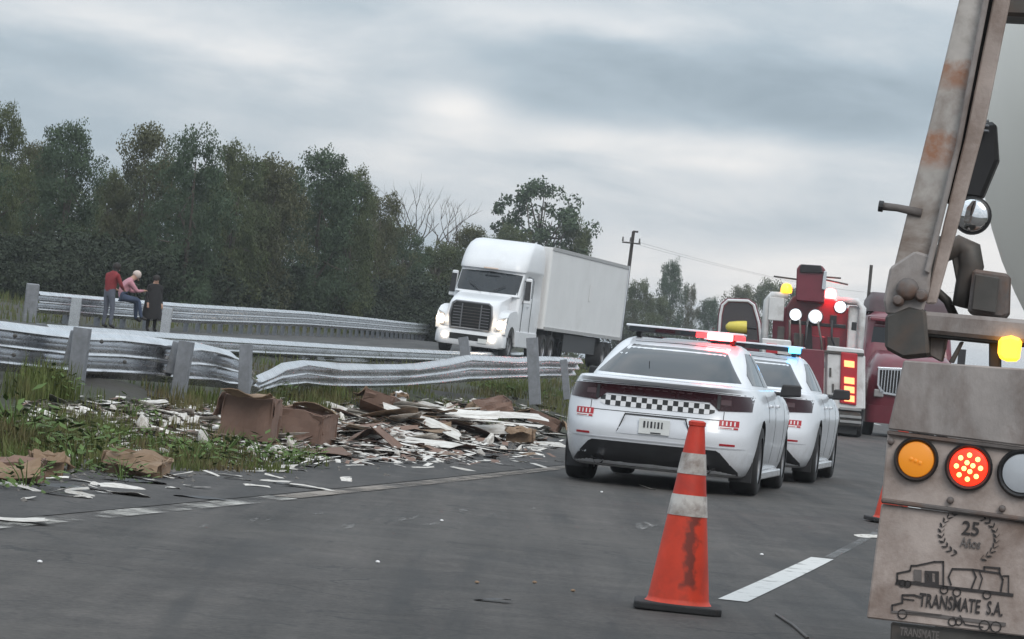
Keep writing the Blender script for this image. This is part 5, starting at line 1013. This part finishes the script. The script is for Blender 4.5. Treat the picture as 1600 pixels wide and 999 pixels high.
def trunk_mb(seed, H_, r0, C, nl=9):
    rg = random.Random(seed); g = MB(); top = H_ * .8; P = [Vector((.15 * math.sin(k * 1.3 + seed) * k / 4, .12 * math.cos(k + seed) * k / 4, top * k / 6)) for k in range(7)]; P[0].z = -.3
    g.tube(P, [r0 * (1 - .13 * k) for k in range(7)], 8)
    for k in range(nl):
        i = rg.randint(2, 5); c = Vector(C[rg.randrange(len(C))]); b_ = P[i]; c = b_.lerp(c, .9); mid = b_.lerp(c, .5) + Vector((0, 0, -.2 + .3 * rg.random())); g.tube([b_, mid, c], [r0 * .4, r0 * .25, r0 * .08], 5)
    return g
VAR = []
for k in range(6):
    H_ = 9.0; me, C = crown_mesh(300 + k, H_, 2.9 if k != 2 else 2.2, 190, 130, fol[k % 3], low=.02, top=.96, leaf=(.10, .22), cr=(.45, .95)); tk = trunk_mb(k, H_, .20, C).build('trunk', bark, smooth=True); tm = tk.data; bpy.data.objects.remove(tk); VAR.append((me, tm, H_, 2.9 if k != 2 else 2.2))
def tree(px, topy, wpx, D, label, var, cat='tree', group='trees beyond the far guardrail', name='leafy_tree'):
    tp = at(px, topy, D); gzv = ground_at(tp.x, tp.y); h = tp.z - gzv; w = wpx / FPX * D; me, tm, H_, R_ = VAR[var]
    T = empty(name, (tp.x, tp.y, gzv - .05), var * 1.1 + px * .013, label, cat, group); T.scale = (w / (2 * R_) / 1.05, w / (2 * R_) / 1.05, h / H_ / .99); link('crown', me, T); link('trunk', tm, T); return T
front = [(-50, 205, 130, 122, 'dark tree cut off by the left edge of the picture'), (10, 160, 84, 126, 'tall narrow tree near the left edge, highest of the row'), (62, 222, 70, 140, 'lower tree filling the notch right of the tall left tree'), (112, 192, 118, 134, 'round-topped tree above the people by the far rail'), (176, 262, 70, 142, 'small tree in the dip right of the round-topped tree'), (232, 194, 112, 136, 'broad tree with twiggy top right of the dip'), (312, 198, 118, 132, 'full dark tree at the centre of the tree row'), (378, 222, 96, 138, 'tree sloping down right of the full dark tree'), (436, 246, 92, 142, 'olive tree with a flat crown left of the square-topped tree'), (510, 234, 118, 146, 'square-topped olive tree right of the row centre'), (558, 262, 86, 148, 'brownish tree leaning off the square-topped tree'), (598, 302, 86, 158, 'shorter tree stepping down towards the white truck'), (640, 356, 76, 166, 'low tree in front of the bare branches'), (692, 376, 86, 172, 'low dark tree just left of the white truck cab'), (735, 352, 70, 178, 'dark tree peeping over the truck cab roof')]
for k, (px, ty, w, D, lab) in enumerate(front): tree(px, ty, w * 1.12, D, lab, k % 6)
back = [(-10, 240, 130, 150), (80, 262, 140, 164), (180, 290, 130, 168), (270, 240, 140, 164), (350, 262, 130, 166), (430, 282, 140, 168), (520, 290, 130, 172), (600, 340, 110, 178), (660, 392, 110, 184), (720, 398, 110, 188), (780, 372, 100, 205)]
for k, (px, ty, w, D) in enumerate(back): tree(px, ty, w * 1.15, D, ORD[k] + ' tree from the left in the dark second row', (k + 3) % 6, group='second row of trees', name='back_tree')
# undergrowth closes the row below
VARS = []; ug = leafmat('undergrowth_leaves', (.050, .062, .042), (.034, .044, .032), scale=.5); ug.node_tree.nodes['Principled BSDF'].inputs['Specular IOR Level'].default_value = .05
for k in range(3):
    me, C = crown_mesh(400 + k, 2.2, 1.7, 60, 150, ug, low=.0, top=.95, leaf=(.06, .13), cr=(.3, .55)); VARS.append(me)
for k in range(26):
    px = -30 + k * 31; D = 118 + k * 2.0; p = at(px, 480, D); gzv = ground_at(p.x, p.y); s_ = random.uniform(.95, 1.5); T = link('roadside_bush', VARS[k % 3]); T.location = (p.x, p.y, gzv - .15); T.rotation_euler = (0, 0, k * 1.7); T.scale = (s_ * 1.3, s_ * 1.3, s_); tag(T, ORD[k] + ' bush from the left in the undergrowth below the tree row', 'bush', 'undergrowth below the tree row')
# open-crowned tall tree behind the trailer
me, C = crown_mesh(501, 11.5, 3.4, 86, 110, fol[0], low=.45, top=.97, leaf=(.14, .32), cr=(.40, .80), gap=1)
tp = at(850, 284, 230); gzv = ground_at(tp.x, tp.y); T = empty('tall_tree', (tp.x, tp.y, gzv), .4, 'tall tree with open ragged crown rising behind the white trailer', 'tree'); k_ = (tp.z - gzv) / 11.4; T.scale = (k_ * .98, k_ * .98, k_); link('crown', me, T); trunk_mb(9, 11.5, .28, C, 26).build('trunk', bark, T, smooth=True)
tree(800, 352, 90, 225, 'lower leafy tree filling in left of the tall ragged tree', 4, group=None); tree(905, 340, 70, 228, 'leafy tree half behind the trailer roof, right of the tall tree', 1, group=None)
RT = [(1000, 436, 60, 300, 'small tree right of the trailer below the utility pole'), (1052, 408, 56, 330, 'narrow dark tree standing alone right of the utility pole'), (1078, 446, 34, 332, 'short tree touching the narrow dark tree'), (1024, 462, 80, 318, 'low bushy tree between trailer and narrow tree'), (1112, 466, 60, 335, 'low distant tree left of the open door'), (1160, 446, 76, 340, 'distant dark tree above the open maroon door'), (1206, 436, 80, 345, 'distant broad tree left of the tow truck boom'), (1250, 448, 60, 350, 'distant tree hidden behind the tow truck boom'), (985, 470, 60, 300, 'low tree touching the trailer rear edge')]
for k, (px, ty, w, D, lab) in enumerate(RT): tree(px, ty, w, D, lab, (k * 2 + 1) % 6, group='distant trees at right')
for k in range(12):
    px = 985 + k * 30; D = 300; p = at(px, 520, D); T = link('roadside_bush', VARS[k % 3]); T.location = (p.x, p.y, ground_at(p.x, p.y) - .1); T.scale = (2.2, 2.2, 2.1); T.rotation_euler = (0, 0, k); tag(T, ORD[k] + ' distant bush from the left behind the police cars', 'bush', 'distant bushes at right')
# bare trees
def bare(px, topy, D, seed, label, spread=.5):
    rg = random.Random(seed); tp = at(px, topy, D); gzv = ground_at(tp.x, tp.y); H_ = tp.z - gzv; T = empty('bare_tree', (tp.x, tp.y, gzv), 0, label, 'tree')
    def grow(g, p, d, L_, r_, lv):
        pts = [p]; dd = d.copy()
        for k in range(4): dd = (dd + Vector((rg.uniform(-.16, .16), rg.uniform(-.16, .16), rg.uniform(-.02, .10)))).normalized(); pts.append(pts[-1] + dd * L_ / 4)
        g.tube(pts, [r_ * (1 - .16 * k) for k in range(5)], 5 if lv < 2 else 4)
        if lv < 4:
            for k in range(2 if lv == 0 else rg.choice((2, 3))):
                i = rg.randint(2, 4); a = rg.uniform(0, 2 * PI); nd = (dd + Vector((math.cos(a), math.sin(a) * .7, .15)) * spread * rg.uniform(.7, 1.3)).normalized(); grow(g, pts[i], nd, L_ * rg.uniform(.55, .75), r_ * .5, lv + 1)
    g = MB(); P = [Vector((0, 0, -.2)), Vector((.05, 0, H_ * .2)), Vector((.12, 0, H_ * .42))]; g.tube(P, [.17, .14, .11], 7); g.build('trunk', bark, T, smooth=True)
    for k in range(4):
        g = MB(); a = k * 1.7 + seed; grow(g, P[2] - Vector((0, 0, .12 * k)), Vector((math.cos(a) * spread, math.sin(a) * .4, 1)).normalized(), H_ * .30, .075, 1); g.build('branch', bark, T)
    return T
bare(640, 282, 168, 3, 'bare leafless tree with forked branches at the end of the row', .55); bare(690, 296, 174, 8, 'bare thin tree with long arching twigs left of the truck', .7)
# ------------------------------------------------------------------ utility pole
wood = mat('pole_wood', (.045, .038, .034), .9, var=.2)
b0 = at(981, 432, 170); t0 = at(990, 362, 170); gzv = ground_at(b0.x, b0.y); dv = (t0 - b0).normalized(); base = b0 - dv * ((b0.z - gzv + .3) / dv.z)
T = empty('utility_pole', (base.x, base.y, base.z), 0, 'dark wooden utility pole with crossarm right of the trailer', 'utility pole'); rel = lambda p: p - base
g = MB(); g.tube([Vector((0, 0, 0)), rel(t0)], [.12, .08], 10); g.build('pole', wood, T)
g = MB(); g.tube([rel(at(972, 378.5, 169.8)), rel(at(1001, 381.5, 169.8))], .035, 6); g.build('crossarm', wood, T)
for px, py in ((973, 377), (999, 380), (985, 378)): g = MB(); q_ = rel(at(px, py, 169.8)); g.tube([q_, q_ + Vector((0, 0, .22))], [.05, .03], 6); g.build('insulator', steel, T)
g = MB(); q_ = rel(t0); g.box(q_ + Vector((.1, 0, .0)), (.26, .12, .09)); g.build('pole_cap', wood, T)
for px, py in ((973, 376), (999, 379)):
    a_ = at(px, py, 169.8); e_ = at(1420 + px * .1, 452, 420); pts = [a_.lerp(e_, u) - Vector((0, 0, 3.0 * 4 * u * (1 - u) * .5)) for u in np.linspace(0, 1, 20)]; g = MB(); g.tube([rel(q2) for q2 in pts], .006, 4); g.build('wire', wood, T)
# ------------------------------------------------------------------ people by the far rail
skin_m = mat('skin', (.42, .25, .18), .6, var=.05); hair_m = mat('dark_hair', (.02, .015, .013), .7, var=.2)
def cloth(name, c): return mat(name, c, .9, var=.2, scale=9, bump=.15, bscale=18)
red_c = cloth('red_cloth', (.20, .022, .026)); grey_c = cloth('grey_trousers', (.10, .11, .14)); pink_c = cloth('pink_cloth', (.46, .22, .26)); jean_c = cloth('jeans', (.05, .07, .12)); lap_c = cloth('pale_denim', (.26, .29, .34)); blk_c = cloth('black_cloth', (.018, .017, .018)); shoe_c = cloth('shoes', (.03, .028, .028))
def figure(J, E_, R_, tagm, mats, T):
    names = list(J); me = bpy.data.meshes.new('body'); me.from_pydata([J[n] for n in names], [(names.index(a), names.index(b_)) for a, b_ in E_], []); o = bpy.data.objects.new('body', me); COL.objects.link(o)
    o.modifiers.new('skin', 'SKIN'); o.modifiers.new('sub', 'SUBSURF').levels = 2; o.modifiers['sub'].render_levels = 2
    for i, n in enumerate(names):
        r_ = R_[n]; me.skin_vertices[0].data[i].radius = r_ if isinstance(r_, tuple) else (r_, r_); me.skin_vertices[0].data[i].use_root = (n == 'pelvis')
    dg = bpy.context.evaluated_depsgraph_get(); m2 = bpy.data.meshes.new_from_object(o.evaluated_get(dg)); bpy.data.objects.remove(o); m2.materials.clear()
    for m_ in mats: m2.materials.append(m_)
    segs = [(Vector(J[a]), Vector(J[b_]), tagm[b_]) for a, b_ in E_]
    for f in m2.polygons:
        c = f.center; best = 1e9
        for a, b_, tg in segs:
            ab = b_ - a; u = max(0, min(1, (c - a).dot(ab) / max(1e-9, ab.length_squared))); d = (c - a - ab * u).length
            if d < best: best = d; f.material_index = tg
        f.use_smooth = True
    m2.name = 'body'; return link('body', m2, T)
def hand(J, E_, R_, tg, wrist, d, side, key):
    d = Vector(d).normalized(); w = Vector(J[wrist]); sd = d.cross(Vector((0, 0, 1)));  sd = sd.normalized() if sd.length > .1 else Vector((0, 1, 0)); dn = sd.cross(d)
    pk = 'palm' + key; J[pk] = w + d * .07; E_.append((wrist, pk)); R_[pk] = .030; tg[pk] = 3
    for f in range(4):
        b_ = f'{key}f{f}'; L_ = (.065, .075, .07, .055)[f]; J[b_ + 'a'] = w + d * (.10 + L_ * .4) + sd * (f - 1.5) * .02; J[b_ + 'b'] = w + d * (.10 + L_ * .85) + sd * (f - 1.5) * .021 - dn * .02; E_ += [(pk, b_ + 'a'), (b_ + 'a', b_ + 'b')]; R_[b_ + 'a'] = R_[b_ + 'b'] = .009; tg[b_ + 'a'] = tg[b_ + 'b'] = 3
    J[key + 't'] = w + d * .06 + sd * side * .055; E_.append((wrist, key + 't')); R_[key + 't'] = .010; tg[key + 't'] = 3
def person(pos, yaw, label, mats, pose, scale=1.0, hair=hair_m, hood=None, cap=None):
    T = empty('person', pos, yaw, label, 'person', 'people by the far rail'); T.scale = (scale,) * 3
    J = dict(pose); E_ = [('pelvis', 'spine'), ('spine', 'chest'), ('chest', 'neck'), ('neck', 'head'), ('head', 'crown')]
    for s_ in 'LR': E_ += [('pelvis', 'hip' + s_), ('hip' + s_, 'knee' + s_), ('knee' + s_, 'ankle' + s_), ('ankle' + s_, 'toe' + s_), ('chest', 'sho' + s_), ('sho' + s_, 'elb' + s_), ('elb' + s_, 'wri' + s_)]
    R_ = dict(pelvis=(.17, .13), spine=(.155, .12), chest=(.18, .125), neck=.055, head=.098, crown=.075); tg = dict(pelvis=1, spine=0, chest=0, neck=0, head=2, crown=2)
    for s_ in 'LR':
        R_.update({'hip' + s_: .095, 'knee' + s_: .066, 'ankle' + s_: .048, 'toe' + s_: .038, 'sho' + s_: .075, 'elb' + s_: .052, 'wri' + s_: .036}); tg.update({'hip' + s_: 1, 'knee' + s_: 1, 'ankle' + s_: 1, 'toe' + s_: 4, 'sho' + s_: 0, 'elb' + s_: 0, 'wri' + s_: 0})
    for s_, sd in (('L', 1), ('R', -1)): hand(J, E_, R_, tg, 'wri' + s_, Vector(J['wri' + s_]) - Vector(J['elb' + s_]), sd, s_)
    figure(J, E_, R_, tg, mats, T)
    h = Vector(J['head']); c = Vector(J['crown']); up = (c - h).normalized(); fw = Vector((0, 1, 0)); fw = (fw - up * fw.dot(up)).normalized()
    rt_ = fw.cross(up); g = MB()
    rows = []
    for i in range(7):
        th = PI / 2 * i / 6.0 * 1.35; rr = .112 * math.cos(max(-.6, PI / 2 - th)) if False else .112 * math.sin(min(PI, th + .02)); zc = .115 * math.cos(th)
        rows.append([h + up * (zc + .045) - fw * .018 + (rt_ * math.cos(a) + fw * math.sin(a)) * max(.004, rr) for a in np.linspace(0, 2 * PI, 15)[:-1]])
    g.grid(rows, closed=True); g.build('hair' if cap is None else 'cap', hair if cap is None else cap, T, smooth=True)
    g = MB(); n0 = h + fw * .10 - up * .005; g.lathe([(.002, .025), (.013, 0), (.016, -.02), (.004, -.028)], 6); o = g.build('nose', skin_m, T, smooth=True); o.location = n0
    for s_ in (-1, 1):
        g = MB(); g.lathe([(.001, -.012), (.011, -.006), (.012, .004), (.001, .012)], 8); o = g.build('eye', blk_c, T); o.location = h + fw * .088 + rt_ * .034 * s_ + up * .028
    return T
stand = dict(pelvis=(0, 0, .95), spine=(0, .02, 1.14), chest=(0, .07, 1.34), neck=(0, .12, 1.49), head=(0, .17, 1.58), crown=(0, .19, 1.66), hipL=(-.10, 0, .90), hipR=(.10, 0, .90), kneeL=(-.11, .03, .50), kneeR=(.12, .05, .50), ankleL=(-.12, -.02, .09), ankleR=(.13, .0, .09), toeL=(-.13, .14, .04), toeR=(.15, .16, .04),
    shoL=(-.20, .06, 1.39), shoR=(.20, .06, 1.39), elbL=(-.27, .10, 1.13), elbR=(.26, .16, 1.13), wriL=(-.16, .30, 1.05), wriR=(.14, .34, 1.06))
p = at(166, 511, 83); person((p.x, p.y, ground_at(p.x, p.y)), -.75, 'person in dark red jacket and grey trousers standing bent at the far rail', [red_c, grey_c, hair_m, skin_m, shoe_c], stand, .92)
sit = dict(pelvis=(0, 0, .80), spine=(0, .03, .98), chest=(0, .14, 1.16), neck=(0, .24, 1.28), head=(0, .33, 1.34), crown=(0, .39, 1.40), hipL=(-.10, .03, .79), hipR=(.10, .03, .79), kneeL=(-.14, .44, .72), kneeR=(.12, .42, .76), ankleL=(-.13, .46, .30), ankleR=(.12, .52, .34), toeL=(-.14, .62, .24), toeR=(.13, .68, .29),
    shoL=(-.19, .15, 1.18), shoR=(.19, .15, 1.18), elbL=(-.22, .30, .96), elbR=(.22, .32, .97), wriL=(-.08, .48, .98), wriR=(.08, .52, 1.0))
p = at(186, 500, 84.0); person((p.x, p.y, ground_at(p.x, p.y)), -1.15, 'person in pink top and jeans sitting bowed on the far rail beside the red jacket', [pink_c, jean_c, skin_m, skin_m, shoe_c], sit, .98, cap=cloth('pale_cap', (.5, .42, .38)))
st2 = dict(stand); st2.update(chest=(0, .04, 1.34), neck=(0, .06, 1.50), head=(0, .09, 1.60), crown=(0, .10, 1.68), elbL=(-.24, .02, 1.1), elbR=(.24, .02, 1.1), wriL=(-.24, .12, .88), wriR=(.24, .12, .88))
p = at(236, 507, 84.5); T = person((p.x, p.y, ground_at(p.x, p.y)), -2.6, 'person in long black coat standing at the far rail right of the other two', [blk_c, blk_c, skin_m, skin_m, blk_c], st2, .80)
g = MB(); g.lathe([(.20, 1.38), (.25, 1.15), (.27, .9), (.33, .45), (.33, .40)], 16, cap=False); o = g.build('coat', blk_c, T, smooth=True); o.scale = (1.0, .8, 1)
# ------------------------------------------------------------------ damp air
g = MB(); g.box((0, 0, 0), (1, 1, 1)); hz = g.build('haze', [], None); hz.data.materials.clear()
hm = bpy.data.materials.new('haze_air'); hm.use_nodes = True; t = hm.node_tree; t.nodes.clear(); o_ = N(t, 'ShaderNodeOutputMaterial'); pv = N(t, 'ShaderNodeVolumePrincipled'); pv.inputs['Color'].default_value = (.92, .95, 1, 1); pv.inputs['Density'].default_value = .00038; pv.inputs['Anisotropy'].default_value = .2; t.links.new(pv.outputs[0], o_.inputs['Volume'])
hz.data.materials.append(hm); hz.location = (200, 1100, 6.5); hz.scale = (4600, 3200, 20); struct(tag(hz, 'thin grey haze hanging over the road and trees', 'haze'), 'stuff')
